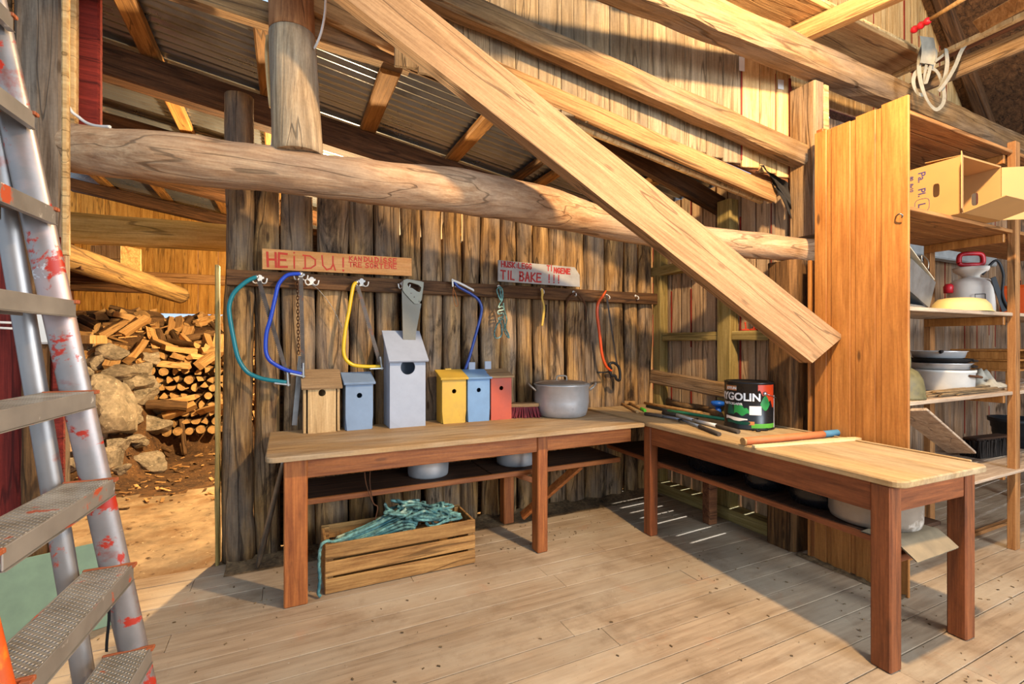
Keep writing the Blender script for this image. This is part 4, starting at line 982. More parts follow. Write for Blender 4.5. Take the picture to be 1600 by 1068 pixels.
bowsaw('teal bow saw hanging first at the left end of the rail', Z4, [(192, 164), (150, 182), (110, 212), (76, 250), (58, 300), (58, 350), (75, 450), (100, 560), (140, 625), (185, 652), (240, 668), (338, 682)], [(205, 184), (342, 640)], m_teal, .0135)
bowsaw('bright blue bow saw hanging between the teal saw and the chain', Z4, [(408, 150), (370, 150), (335, 160), (300, 200), (284, 260), (262, 360), (240, 440), (236, 520), (250, 565), (280, 592), (340, 622), (412, 640)], [(410, 165), (421, 612)], m_blue, .0125, y=3.47)
bowsaw('yellow bow saw hanging beside the hand saw', Z4, [(684, 190), (668, 205), (658, 250), (645, 330), (628, 420), (619, 500), (622, 550), (640, 580), (672, 598), (730, 604), (798, 604)], [(688, 206), (797, 580)], m_yellow, .0125)
P = path(*Z5, [(165, 197), (182, 222), (215, 242), (255, 264), (290, 292), (308, 330), (305, 375), (288, 440), (266, 520), (246, 590), (224, 655)])
t = thing('bow_saw', 'dull blue bow saw curving the other way above the yellow birdhouse', 'saw', P[0])
obj('frame', MB().tube(spline(P, 6), .0115, 12), m_blue2, t, world=True)
q = path(*Z5, [(156, 192), (262, 245), (180, 240)], SY - .006)
obj('hand_guard', MB().tube(spline([q[0], q[0].lerp(q[1], .35) + V((0, 0, .006)), q[1] + V((0, 0, .005)), q[1]], 5), .009, 8), m_white, t, world=True)
obj('blade_clamp', MB().bar(q[0] + V((0, 0, .01)), q[0] + V((0.004, 0, -.05)), .012, .012, .003, up=(0, 1, 0)), m_white, t, world=True)
obj('twine_loop', MB().tube(spline(path(*Z5, [(163, 225), (160, 270), (172, 325), (186, 318), (176, 275), (164, 240)]), 5), .0025, 6), plain('orange_twine', 'b5682a', .8), t, world=True)
P = path(*Z5, [(958, 246), (940, 275), (918, 308), (911, 345), (912, 380), (920, 440), (927, 500), (935, 570), (945, 610), (962, 645), (985, 664)])
t = thing('bow_saw', 'orange bow saw with a black guard hanging at the right end of the rail', 'saw', P[0])
obj('frame', MB().tube(spline(P, 6), spl1([.006, .011, .0135, .014, .014, .0135, .013, .013, .013, .0125, .012], 6), 12), m_orange, t, world=True)
b = path(*Z5, [(960, 268), (1015, 632)]); obj('blade', flatblade(MB(), b[0], b[1], .016, .0014, .012), m_blade, t, world=True)
g = path(*Z5, [(985, 655), (975, 630), (995, 622), (1020, 640), (1030, 675), (1028, 712), (1012, 708), (1005, 690), (988, 690), (978, 668)], SY - .004)
obj('hand_guard', MB().tube(spline(g, 4), .013, 8), m_blackplastic, t, world=True)
g = path(*Z5, [(912, 672), (945, 672), (985, 668)], SY + .004); obj('rear_bar', MB().tube(g, .007, 8), m_blackplastic, t, world=True)
# hand saw
t = thing('hand_saw', 'hand saw with a grey handle hanging above the tall grey birdhouse', 'saw', HP(630, 446, SY))
def poly_on(pts, zz, y, th, hole=None):
    P = path(*zz, pts, y); return P
P = path(*Z4, [(914, 166), (930, 175), (975, 182), (1012, 188), (1010, 215), (1004, 260), (998, 298), (966, 296), (940, 268), (908, 232)], SY - .012)
H = path(*Z4, [(928, 196), (945, 190), (985, 203), (1000, 215), (996, 238), (985, 240), (960, 222), (936, 212)], SY - .012)
def ringprism(P, H, th, k=24):
    """outline P with a hole H, facing -Y"""
    def res(Q):
        c = sum((q for q in Q), V((0, 0, 0))) / len(Q); out = []
        for i in range(k):
            a = 2 * pi * i / k; d = V((cos(a), 0, sin(a))); best = 0
            for m in range(len(Q)):
                A_, B_ = Q[m] - cH, Q[(m + 1) % len(Q)] - cH; e = B_ - A_
                den = d.x * e.z - d.z * e.x
                if abs(den) < 1e-9: continue
                tt = (A_.x * e.z - A_.z * e.x) / den; s = (A_.x * d.z - A_.z * d.x) / den
                if tt > 0 and -1e-6 <= s <= 1 + 1e-6: best = max(best, tt)
            out.append(cH + d * best)
        return out
    cH = sum((q for q in H), V((0, 0, 0))) / len(H); cH.y = P[0].y
    A_, B_ = res(P), res(H); D_ = V((0, th, 0)); mb = MB()
    vs = A_ + B_ + [q + D_ for q in A_] + [q + D_ for q in B_]; fs = []
    for i in range(k):
        j = (i + 1) % k
        fs += [(i, j, k + j, k + i), (2 * k + j, 2 * k + i, 3 * k + i, 3 * k + j), (j, i, 2 * k + i, 2 * k + j), (k + i, k + j, 3 * k + j, 3 * k + i)]
    return mb.add(vs, fs)
obj('handle', ringprism(P, H, .022), plain('grey_green_saw_handle', '8d8a78', .5, var=.15), t, world=True)
B_ = path(*Z4, [(904, 226), (968, 290), (1000, 296), (974, 440), (966, 560), (912, 560)], SY)
vs = B_ + [q + V((0, .0016, 0)) for q in B_]; n = len(B_)
obj('blade', MB().add(vs, [tuple(range(n)), tuple(range(n, 2 * n))[::-1]] + [(i, (i + 1) % n, (i + 1) % n + n, i + n) for i in range(n)]), m_dullblade, t, world=True)
for (a, b) in ((965, 263), (950, 244), (990, 285)):
    c = PY(340 + a * Z4[1], 380 + b * Z4[1], SY - .0125); obj('rivet', MB().lathe([(.001, 0), (.005, 0), (.004, .002), (.001, .003)], 10, T=M.Translation(c) @ M.Rotation(pi / 2, 4, 'X')), m_alu, t, world=True)
# rusty chain hanging on the second hook
t = thing('rusty_chain', 'thin rusty chain hanging beside the bright blue bow saw', 'chain', HP(466, 436, 3.505))
mb = MB(); a, b = PY(464.5, 436, 3.515), PY(466.5, 553, 3.53); n = 22
for i in range(n):
    c = a.lerp(b, (i + .5) / n); L = (b - a).length / n * .72; ax = V((1, 0, 0)) if i % 2 else V((0, 1, 0))
    mb.tube([c + ax * (.0075 * cos(q)) + V((0, 0, L * sin(q))) for q in [2 * pi * k / 10 for k in range(10)]], .0026, 6, closed=True)
tag(t, t['label'], 'chain'); obj('links', mb, m_rust, t, world=True)
# narrow old blade standing behind the bench end
a, b = PY(470, 556, 3.535), PY(460, 664, 3.535)
mb = flatblade(MB(), a, b, .032, .003); tag(obj('old_saw_blade', mb, m_steel, world=True), 'narrow grey saw blade hanging below the rusty chain', 'blade')
# thin wire from the third hook
tag(obj('thin_wire', MB().tube(spline(path(*Z4, [(462, 202), (500, 232), (560, 310), (605, 400), (612, 420)], 3.52), 6), .002, 6), m_steel, world=True), 'thin stiff wire sticking out from the third coat hook', 'wire')
# hank of cord
Z = path(*Z5, [(400, 225), (388, 245), (398, 280), (412, 300), (405, 250), (402, 228), (414, 245), (418, 290), (400, 318), (396, 335), (418, 328), (422, 345), (396, 352), (396, 368), (420, 362), (418, 382), (396, 390), (402, 405), (385, 430), (375, 470), (382, 492), (400, 490), (415, 470), (412, 430), (402, 405), (418, 395), (428, 430), (425, 452), (440, 480), (452, 492), (447, 470), (434, 440), (438, 395), (428, 350), (420, 310)], 3.50)
rnd = random.Random(3); Z = [q + V((0, rnd.uniform(-.012, .006), 0)) for q in Z]
tag(obj('cord_hank', MB().tube(spline(Z, 7), .0058, 8, lobes=3, twist=200), m_rope, world=True), 'hank of pale teal cord hanging on the rail beside the wire brush', 'cord')
# yellow wire brush
P = path(*Z5, [(622, 236), (626, 262), (624, 285), (633, 320), (634, 345), (630, 385), (624, 430)], 3.50)
t = thing('wire_brush', 'yellow handled wire brush hanging right of the cord hank', 'brush', P[0])
obj('handle', MB().tube(spline(P, 6), spl1([.010, .012, .009, .0095, .012, .012, .010], 6), 10, flat=.75), m_yellow if False else plain('worn_yellow_paint', 'd9b04a', .5, var=.1), t, world=True)
mb = MB(); rnd = random.Random(6)
for i in range(26):
    for j in range(3):
        c = P[3].lerp(P[5], i / 25); c = c + V((.006, .004 * (j - 1), 0)); mb.bar(c, c + V((.022 + rnd.uniform(-.002, .003), rnd.uniform(-.003, .003), rnd.uniform(-.003, .003))), .002, .002, 0)
obj('bristles', mb, m_dbristle, t, world=True)
# bent hoop
tag(obj('bent_hoop', MB().tube(spline(path(*Z5, [(747, 402), (745, 360), (750, 325), (764, 290), (785, 265), (800, 258), (820, 268), (838, 295), (850, 330), (854, 365), (847, 400)], 3.51), 6), .007, 8), m_rust, world=True), 'brown bent hoop hanging open on the rail near the orange saw', 'hoop')
# ---------------------------------------------------------------- shelving unit with panelled end
PXX = 3.175
t = thing('shelving_unit', 'tall shelving unit with a varnished panelled end beside the right bench', 'shelf', (3.9, 1.75, 0))
a, b = PX(1272, 500, PXX), PX(1419, 500, PXX); y0, y1 = b.y, a.y
mb = MB(); es = [1272, 1298, 1336, 1376, 1419.5]
ys = [PX(u, 500, PXX).y for u in es]; tops = [2.835, 2.83, 2.84, 2.85]
for i in range(4):
    ya, yb = ys[i + 1], ys[i]
    mb.box((PXX, ya + (.028 if i < 3 else 0), 0), (PXX + .018, yb - .002, tops[i]), .003)
    if i < 3: mb.box((PXX + .007, ya - .004, 0), (PXX + .016, ya + .027, tops[i] - .004), .001)
obj('end_panel', mb, m_panel, t, world=True)
obj('rear_stile', MB().box((PXX + .005, 2.012, 0), (PXX + .19, 2.03, 2.0), .003), m_panel, t, world=True)
obj('panel_batten', MB().box((PXX + .019, y1 - .045, .02), (PXX + .06, y1 - .002, 2.86), .003), m_bench, t, world=True)
shelf_z = [2.79, 2.235, 1.655, 1.105]
SX0, SX1, SF, SB = PXX + .02, 6.25, 1.475, 1.995
for z in shelf_z:
    mb = MB()
    for k in range(4):
        ya = SF + (SB - SF) * k / 4; mb.box((SX0, ya + .003, z - .024), (SX1, ya + (SB - SF) / 4 - .003, z), .003)
    obj('shelf_board', mb, m_shelf if z > 1.7 else m_shelftop, t, world=True)
mb = MB().box((SX0, SF - .03, .545), (SX1, SF + .19, .565), .003).box((SX0, SF + .20, .545), (SX1, SF + .48, .567), .003).box((SX0, SF + .49, .545), (SX1, SB, .565), .003)
obj('shelf_board', mb, m_shelftop, t, world=True)
for px_ in (4.61, 6.15):
    obj('post', MB().box((px_ - .035, SF - .012, 0), (px_ + .035, SF + .045 - .012, 2.85), .003), m_shelfpost, t, world=True)
    obj('post', MB().box((px_ - .035, SB - .05, 0), (px_ + .035, SB - .005, 2.85), .003), m_shelfpost, t, world=True)
for z in shelf_z + [.565]:
    obj('shelf_bearer', MB().box((4.545, SF + .04, z - .085), (4.574, SB - .02, z - .025), .003), m_panel, t, world=True)
    obj('shelf_bearer', MB().box((SX0 + .001, SF + .05, z - .07), (SX0 + .03, SB - .02, z - .025), .003), m_panel, t, world=True)
obj('floor_batten', MB().box((SX0, SF + .22, .0), (5.3, SF + .26, .025), .003), m_shelf, t, world=True)
tag(obj('leaning_plank', MB().bar(PX(1421, 640, 3.27), PY(1502, 706, 1.72), .018, .16, .003, up=(-.3, -.9, .3)), m_shelftop, world=True), 'pale plank leaning across the second lowest shelf', 'plank')
tag(obj('cup_hook', MB().tube(spline([PX(1400, 338, PXX - .001), PX(1400, 338, PXX - .02), PX(1405, 334, PXX - .035), PX(1410, 336, PXX - .03), PX(1409, 340, PXX - .02)], 4), .004, 8), m_steel, world=True), 'small metal hook screwed into the panelled shelf end', 'hook')

def hole_wall(L, z0, z1, hx, hz, hw, hh, th, k=32):
    """wall panel in local XZ (facing -Y) with a rounded hand hole"""
    c = (hx, hz); out = []; inn = []
    for i in range(k):
        a = 2 * pi * (i + .5) / k; d = (cos(a), sin(a))
        s = min(((L - hx) if d[0] > 0 else hx) / max(abs(d[0]), 1e-6), ((z1 - hz) if d[1] > 0 else (hz - z0)) / max(abs(d[1]), 1e-6))
        out.append((hx + d[0] * s, hz + d[1] * s))
        q = (abs(d[0] / (hw / 2)) ** 4 + abs(d[1] / (hh / 2)) ** 4) ** -.25; inn.append((hx + d[0] * q, hz + d[1] * q))
    for cc in ((0, z0), (L, z0), (L, z1), (0, z1)):     # snap the nearest outline point to each corner
        i = min(range(k), key=lambda m: (out[m][0] - cc[0]) ** 2 + (out[m][1] - cc[1]) ** 2); out[i] = cc
    vs = [(a, y, b) for y in (0, th) for P in (out, inn) for a, b in P]; fs = []
    for i in range(k):
        j = (i + 1) % k; fs += [(i, j, k + j, k + i), (2 * k + j, 2 * k + i, 3 * k + i, 3 * k + j), (j, i, 2 * k + i, 2 * k + j), (k + i, k + j, 3 * k + j, 3 * k + i)]
    return MB().add(vs, fs)
# cardboard box on the second shelf, lying on its side with the open flaps towards the room
t = thing('cardboard_box', 'open cardboard box with flaps on the upper shelf', 'box', (3.72, 1.425, 2.2365), R(-2))
W_, D_, Hh, th = .47, .46, .35, .005
def bx(n, lo, hi, m=m_card, T=None): return obj(n, MB().box(lo, hi, 0, 0, T), m, t)
bx('bottom_wall', (0, 0, 0), (W_, D_, th)); bx('back_wall', (0, D_ - th, th), (W_, D_, Hh - th), m_cardin); bx('top_wall', (0, 0, Hh - th), (W_, D_, Hh))
for xx in (0, W_ - th):
    obj('side_wall', hole_wall(D_ - th - .001, th + .0005, Hh - th - .0005, .13, .175, .036, .085, th), m_card, t, T=M.Translation((xx + th, 0, 0)) @ M.Rotation(pi / 2, 4, 'Z'))
bx('flap', (-.125, -.004, .004), (0, .0, Hh - .006), m_card, M.Translation((.003, -.001, 0)) @ M.Rotation(R(20), 4, 'Z'))
bx('flap', (.01, -.20, -.004), (W_ - .01, 0, 0), m_card, M.Translation((0, -.001, .004)) @ M.Rotation(R(-15), 4, 'X'))
bx('flap', (.0, 0, .001), (W_, .19, .005), m_card, M.Translation((0, .0, Hh)) @ M.Rotation(R(5), 4, 'X'))
bx('flap', (0, -.004, .004), (.20, .0, Hh - .006), m_card, M.Translation((W_, -.001, 0)) @ M.Rotation(R(-32), 4, 'Z'))
def text_mesh(body, size, mat, name, parent, T, bold=.0, wrap=None, sx=1.0, th=.0006):
    cu = bpy.data.curves.new('lettering', 'FONT'); cu.body = body; cu.size = size; cu.offset = bold; cu.extrude = th; cu.resolution_u = 3
    o = bpy.data.objects.new('lettering', cu); COL.objects.link(o); bpy.context.view_layer.update()
    me = bpy.data.meshes.new_from_object(o.evaluated_get(bpy.context.evaluated_depsgraph_get())); bpy.data.objects.remove(o); bpy.data.curves.remove(cu)
    if sx != 1: me.transform(M.Diagonal((sx, 1, 1, 1)))
    if wrap:
        r, a0 = wrap
        for v_ in me.vertices:
            a = a0 + v_.co.x / r; rr = r + .0004 + v_.co.z; v_.co = (rr * cos(a), rr * sin(a), v_.co.y)
    me.materials.clear(); me.materials.append(mat)
    q = bpy.data.objects.new(name, me); COL.objects.link(q); q.parent = parent; q.matrix_basis = T
    return q
# printing on the left wall of the box, running downwards
RD = M(((0, 0, -1, 0), (0, -1, 0, 0), (-1, 0, 0, 0), (0, 0, 0, 1)))
for tx, sz, yy, zz in (('Pa.', .058, .225, .318), ('Pl.', .058, .225, .212), ('80', .028, .272, .305), ('8x10', .028, .272, .258), ('L', .058, .225, .115)):
    text_mesh(tx, sz, m_ink, 'printing', t, M.Translation((-.0008, yy, zz)) @ RD, .0008)
mb = MB().tube([(-.0005, .205 + .040 * (abs(cos(q)) ** .6) * (1 if cos(q) > 0 else -1), .10 + .042 * (abs(sin(q)) ** .6) * (1 if sin(q) > 0 else -1)) for q in [2 * pi * k / 28 for k in range(28)]], .0014, 6, closed=True); obj('printing', mb, m_ink, t)
# ---- third shelf: tin roasting tray, yellowed tray, garden sprayer, orange canister
z = 1.656
t = thing('tin_tray', 'tilted galvanised tin tray with a wire handle at the panelled end of the middle shelf', 'tray', (3.49, 1.66, z), R(8))
def shell(mb, x0, x1, y0, y1, h, fl_, th):   # open tray with flared sides
    o_ = [(x0, y0), (x1, y0), (x1, y1), (x0, y1)]; k = [(x0 - fl_, y0 - fl_), (x1 + fl_, y0 - fl_), (x1 + fl_, y1 + fl_), (x0 - fl_, y1 + fl_)]
    i_ = [(x0 - fl_ + th, y0 - fl_ + th), (x1 + fl_ - th, y0 - fl_ + th), (x1 + fl_ - th, y1 + fl_ - th), (x0 - fl_ + th, y1 + fl_ - th)]; b = [(x0 + th, y0 + th), (x1 - th, y0 + th), (x1 - th, y1 - th), (x0 + th, y1 - th)]
    vs = [(*p, 0) for p in o_] + [(*p, h) for p in k] + [(*p, h) for p in i_] + [(*p, th) for p in b]
    fs = [(3, 2, 1, 0), (12, 13, 14, 15)] + [(r * 4 + q, r * 4 + (q + 1) % 4, (r + 1) * 4 + (q + 1) % 4, (r + 1) * 4 + q) for r in range(3) for q in range(4)]
    return mb.add(vs, fs)
obj('tray_body', shell(MB(), -.17, .17, -.10, .16, .14, .015, .003), m_tin, t, T=M.Translation((0, 0, .05)) @ M.Rotation(R(14), 4, 'Y'))
obj('tray_lid', MB().box((-.2, -.12, .0), (.19, .17, .004), .001), m_enamelwhite, t, T=M.Translation((0, .0, .215)) @ M.Rotation(R(20), 4, 'Y'))
obj('wire_handle', MB().tube(spline([(-.03, -.125, .22), (-.03, -.125, .255), (.06, -.125, .235), (.06, -.125, .195)], 4), .003, 6), m_steel, t)
t.scale = (1.18, 1.1, 1.25)
obj('foot', MB().box((-.12, -.09, .0), (.15, .13, .02), .003), m_tin, t)
a = PY(1512, 470, 1.62); t = thing('plastic_tray', 'yellowed oval tray lying upside down on the middle shelf', 'tray', (4.22, 1.62, z), R(4))
pr = [(.001, .095), (.11, .094), (.155, .085), (.19, .05), (.20, .012), (.214, .004), (.214, .0), (.195, .003), (.18, .045), (.145, .078), (.001, .086)]
obj('tray_body', MB().lathe(pr, 40, T=M.Diagonal((1.35, .72, 1, 1))), m_tray, t)
a = PY(1549, 470, 1.98); t = thing('garden_sprayer', 'white pressure sprayer with a red handle on the middle shelf', 'sprayer', (4.73, 1.76, z), R(-35))
obj('tank', MB().lathe([(.001, 0), (.125, 0), (.135, .012), (.137, .20), (.13, .24), (.10, .268), (.052, .283), (.05, .30), (.001, .30)], 40), m_sprayer, t)
obj('filler_funnel', MB().lathe([(.05, .29), (.055, .30), (.10, .335), (.108, .362), (.10, .362), (.05, .32), (.001, .31)], 32), m_sprayer, t)
obj('pump_handle', MB().tube(spline([(-.08, 0, .40), (-.07, 0, .46), (0, 0, .47), (.07, 0, .46), (.08, 0, .40), (.06, 0, .385), (0, 0, .385), (-.06, 0, .385), (-.08, 0, .40)], 6), .016, 10, flat=1.1), m_red, t)
obj('pump_rod', MB().lathe([(.014, .30), (.014, .39)], 14), m_red, t)
obj('valve', MB().lathe([(.001, 0), (.03, 0), (.032, .05), (.02, .07), (.001, .07)], 16, c=(-.15, .0, .17)).bar((-.15, 0, .20), (-.07, 0, .262), .03, .03, .006), m_red, t)
obj('hose', MB().tube(spline([(.04, -.05, .30), (.10, -.09, .40), (.14, -.10, .30), (.12, -.12, .15), (.16, -.11, .05), (.2, -.08, .02)], 8), .009, 10), m_blackplastic, t)
obj('shoulder_strap', MB().bar((.05, -.135, .27), (.15, -.10, .02), .035, .004, .001, up=(0, 1, 0)), m_blackplastic, t)
mb = MB().box((-.07, -.1395, .06), (.0, -.1385, .065)).box((-.07, -.1395, .06), (-.066, -.1385, .15)).box((-.004, -.1395, .06), (.0, -.1385, .15)).box((-.07, -.1395, .146), (.0, -.1385, .15))
obj('printed_scale', mb, m_black, t)
t = thing('fuel_canister', 'orange plastic canister beyond the shelf post on the middle shelf', 'canister', (5.50, 1.75, z), R(10))
obj('canister_body', MB().box((-.12, -.09, 0), (.12, .09, .26), .025), m_orange, t); obj('cap', MB().lathe([(.001, .26), (.03, .26), (.03, .30), (.001, .30)], 18, c=(-.06, 0, 0)), m_black, t); obj('grip', MB().tube(spline([(.0, 0, .25), (.01, 0, .31), (.08, 0, .31), (.10, 0, .25)], 5), .012, 8), m_orange, t)
# ---- fourth shelf: kettle, pot with stacked lids, twigs, film
z = 1.106
a = PY(1424, 620, 1.60); t = thing('kettle', 'dusty olive kettle at the panelled end of the lower shelf', 'kettle', (3.40, 1.63, z), R(-95))
obj('kettle_body', MB().lathe([(.001, 0), (.15, 0), (.155, .012), (.150, .02), (.148, .06), (.138, .12), (.115, .165), (.075, .19), (.07, .20), (.001, .20)], 40), m_kettle, t)
obj('lid', MB().lathe([(.07, .198), (.072, .215), (.05, .23), (.02, .236), (.016, .255), (.001, .258)], 28), m_kettle, t)
obj('handle', MB().tube(spline([(.10, -.06, .16), (.12, -.07, .20), (.115, -.07, .27), (.06, -.045, .30), (-.05, .03, .30)], 6), .011, 10), m_kettle, t)
obj('spout', MB().tube(spline([(-.12, .05, .08), (-.18, .07, .12), (-.21, .08, .19)], 5), [.03, .029, .027, .026, .025, .024, .022, .02, .019, .018, .017], 12), m_kettle, t)
a = PY(1502, 600, 1.76); t = thing('white_pot', 'white enamel pot crowned by stacked pans on the lower shelf', 'pot', (4.22, 1.73, z), R(0))
obj('pot_body', MB().lathe([(.001, 0), (.165, 0), (.172, .01), (.176, .13), (.182, .135), (.182, .15), (.172, .15), (.165, .012), (.001, .01)], 44), m_potwhite, t)
obj('handle', MB().tube(spline([(-.05, -.17, .115), (-.03, -.205, .11), (.03, -.205, .105), (.05, -.172, .11)], 5), .008, 8), m_rust, t)
for (lab, z0, r, h, m, dx) in (('shallow steel pan lying in the white pot', .152, .165, .045, m_potalu, -.02), ('dark frying pan between two steel pans on the white pot', .199, .17, .03, m_black, -.03), ('steel lid topping the pan stack on the white pot', .231, .15, .05, m_potalu, -.05)):
    q = thing('stacked_pan', lab, 'pan', (t.location.x + dx, 1.73, z + z0), R(20))
    obj('pan_body', MB().lathe([(.001, 0), (r * .85, 0), (r * .93, .006), (r, h - .006), (r + .01, h), (r, h), (r * .9, .010), (.001, .006)], 36), m, q)
    obj('pan_handle', MB().tube(spline([(-r, -.02, h - .01), (-r - .04, -.03, h), (-r - .07, -.02, h - .002)] if z0 > .2 else [(-.06, -r - .0, h * .6), (.02, -r - .02, h * .5), (.08, -r + .0, h * .4)], 5), .009, 8), m_black if z0 != .2 else m_black, q)
rnd = random.Random(8)
b_ = PY(1520, 610, 1.56)
for i in range(14):
    y = 1.50 + .012 * (i % 5) + rnd.uniform(0, .02); x = 3.52 + rnd.uniform(0, .35); L = rnd.uniform(.45, .85); zz = z + .008 + .011 * (i // 5); dy = rnd.uniform(-.03, .05)
    pts = [(x + L * q / 5, y + dy * q / 5 + rnd.uniform(-.004, .004), zz + rnd.uniform(0, .003)) for q in range(6)]
    tag(along('dry_twig', MB().tube(pts, [rnd.uniform(.004, .007)] * 6, 7), m_twig, pts[0], pts[-1]), 'dry twig lying along the front edge of the lower shelf', 'twig', 'twigs on the lower shelf')
a = PY(1570, 590, 1.75)
mb = MB().grid(lambda p, q: (4.66 + .36 * p, 1.62 + .3 * q, z + .004 + max(0, .10 * sin(pi * p) * sin(pi * q) * (1 + 1.2 * nz((p * 4, q * 4, 0), 1.7)))), 22, 16)
tag(obj('plastic_film', mb, m_clear, world=True), 'crumpled plastic film beside the white pot on the lower shelf', 'film')
# ---- low shelf: black brush head, black tub
z = .566
a = PY(1556, 690, 1.95); t = thing('broom_head', 'wide dark bristle broom head lying on the lowest shelf', 'broom', (4.95, 1.74, z + .001), R(-6))
mb = MB(); rnd = random.Random(12)
for i in range(44):
    for j in range(9):
        x = -.22 + .44 * i / 43; y = -.06 + .12 * j / 8; mb.bar((x, y, .002), (x + rnd.uniform(-.01, .01), y + rnd.uniform(-.012, .012), .13 + rnd.uniform(-.01, .01)), .008, .008, 0, up=(0, 1, 0))
obj('bristles', mb, m_dbristle, t); obj('broom_block', MB().box((-.225, -.05, .128), (.225, .05, .15), .008), m_undershelf, t)
t = thing('plastic_tub', 'black ribbed plastic tub behind the broom head', 'tub', (5.62, 1.78, z + .003), 0)
obj('tub_body', MB().lathe([(.001, 0), (.14, 0), (.15, .05), (.156, .052), (.157, .10), (.163, .102), (.165, .15), (.171, .152), (.174, .2), (.19, .202), (.192, .235), (.175, .235), (.15, .01), (.001, .008)], 36), m_bucket, t)
# second rack beyond the post
t = thing('slatted_rack', 'low slatted rack standing on the lower shelf by the post', 'rack', (5.42, 1.87, 1.107), 0)
for k, zz in enumerate((.11, .19, .27)): obj('rack_board', MB().box((-.30, -.2, zz), (.4, .17, zz + .014), .002), m_panel, t)
for xx in (-.29, .38):
    for yy in (-.19, .15): obj('rack_leg', MB().box((xx, yy, 0), (xx + .02, yy + .02, .109), .002), m_panel, t)
for k, zz in enumerate((.125, .205)):
    for xx in (-.29, .38): obj('rack_spacer', MB().box((xx, -.19, zz), (xx + .02, .17, zz + .064), .002), m_panel, t)
# paint can on the right bench
def paintcan():
    c0 = PX(1170, 640, 2.965); r, h = .158, .325
    t = thing('paint_can', 'black and orange paint can standing on the right bench', 'paint can', (c0.x, c0.y, BZ + .0045), 0)
    face = math.atan2(-c0.y, -c0.x)                       # direction to the camera
    body = plain('can_black_label', '16181a', .3, var=.1, bump=.01)
    obj('can_body', MB().lathe([(.001, .002), (r - .004, .002), (r, .0), (r + .003, .003), (r + .003, .010), (r, .013), (r, h - .013), (r + .003, h - .010), (r + .003, h - .002), (r, h), (r - .006, h - .004), (r - .012, h - .010), (.001, h - .010)], 64), body, t)
    obj('lid', MB().lathe([(r - .014, h - .009), (r - .016, h - .003), (r - .03, h - .003), (r - .034, h - .009), (.001, h - .008)], 48), plain('dark_can_lid', '4a4540', .4, metal=.6), t)
    def patch(name, a0, a1, z0, z1, mat, rr=.0006, fn=None, n=24):
        mb = MB()
        def f(p, q):
            a = face + a0 + (a1 - a0) * p; lo, hi = (fn(p) if fn else (z0, z1)); zz = lo + (hi - lo) * q
            return ((r + rr) * cos(a), (r + rr) * sin(a), zz)
        mb.grid(f, n, 6); return obj(name, mb, mat, t)
    orange = plain('can_orange_print', 'd8431a', .35, var=.1); green = plain('can_green_print', '2f9a4a', .35, var=.25, scale=10); dkgreen = plain('can_dark_green_print', '135a48', .35, var=.3, scale=14); lime = plain('can_lime_print', '5aa83a', .35, var=.1); paper = plain('can_white_sticker', 'e2d8d0', .6, var=.04); tan = plain('can_tan_print', 'c07a42', .4)
    patch('orange_print', .36, 1.25, 0, 0, orange, fn=lambda p: (h - .03 - .03 - .12 * p ** 1.3 + .012 * sin(p * 20), h - .016))
    patch('green_band', .10, 1.5, .016, .046, lime)
    patch('maker_badge', -1.12, -.50, h - .060, h - .026, tan)
    patch('white_edge', 1.30, 1.42, .014, h - .09, paper, .0008)
    patch('sticker', .02, .50, .105, .165, paper, .0012)
    patch('leaf_print', -1.0, -.62, 0, 0, dkgreen, .0008, lambda p: (.10, .10 + .085 * sin(pi * p) ** .7))
    patch('leaf_print', -.62, .05, 0, 0, green, .0006, lambda p: (.105 + .01 * sin(p * 9), .125 + .045 * sin(pi * (p * .7 + .3)) + .008 * sin(p * 17)))
    patch('leaf_print', .46, .92, 0, 0, green, .0008, lambda p: (.175 - .04 * sin(pi * p), .18 + .055 * sin(pi * p)))
    patch('brush_stroke', -1.1, -.05, 0, 0, paper, .0008, lambda p: (.062 + .006 * sin(p * 8), .088 - .012 * p)); patch('brush_stroke', -1.0, .05, 0, 0, dkgreen, .0010, lambda p: (.038 + .004 * sin(p * 7), .060 - .004 * p)); patch('brush_tip', .0, .22, .036, .060, tan)
    wh = plain('can_white_lettering', 'e6e4e0', .4, var=.02)
    text_mesh('DRYGOLIN', .072, wh, 'lettering', t, M(), .0022, (r, face - 1.86), 1.02)
    for o_ in t.children:
        if o_.name.startswith('lettering'): o_.location.z = h - .125
    q = text_mesh('OLJETÄCKLASYR', .021, wh, 'lettering', t, M.Translation((0, 0, h - .158)), .0006, (r, face - 1.25), 1.0)
    q = text_mesh('JOTUN', .024, wh, 'lettering', t, M.Translation((0, 0, h - .052)), .001, (r + .0006, face - 1.03), 1.1)
    for s, k in ((.72, 0),):
        a = face + .66
        c = V((r * cos(a), r * sin(a), h - .075)); d = V((cos(a), sin(a), 0))
        obj('bail_ear', MB().lathe([(.001, 0), (.015, 0), (.014, .006), (.006, .010), (.001, .010)], 16, T=M.Translation(c) @ d.to_track_quat('Z', 'Y').to_matrix().to_4x4()), m_alu, t)
        pts = [c + d * .008]
        for k in range(1, 16):
            aa = a + k * 3.14 / 15; pts.append(V(((r + .012) * cos(aa), (r + .012) * sin(aa), h - .075 - .05 * sin(pi * k / 15))))
        obj('bail_wire', MB().tube(pts, .0022, 6), m_alu, t)
    return t
paintcan()
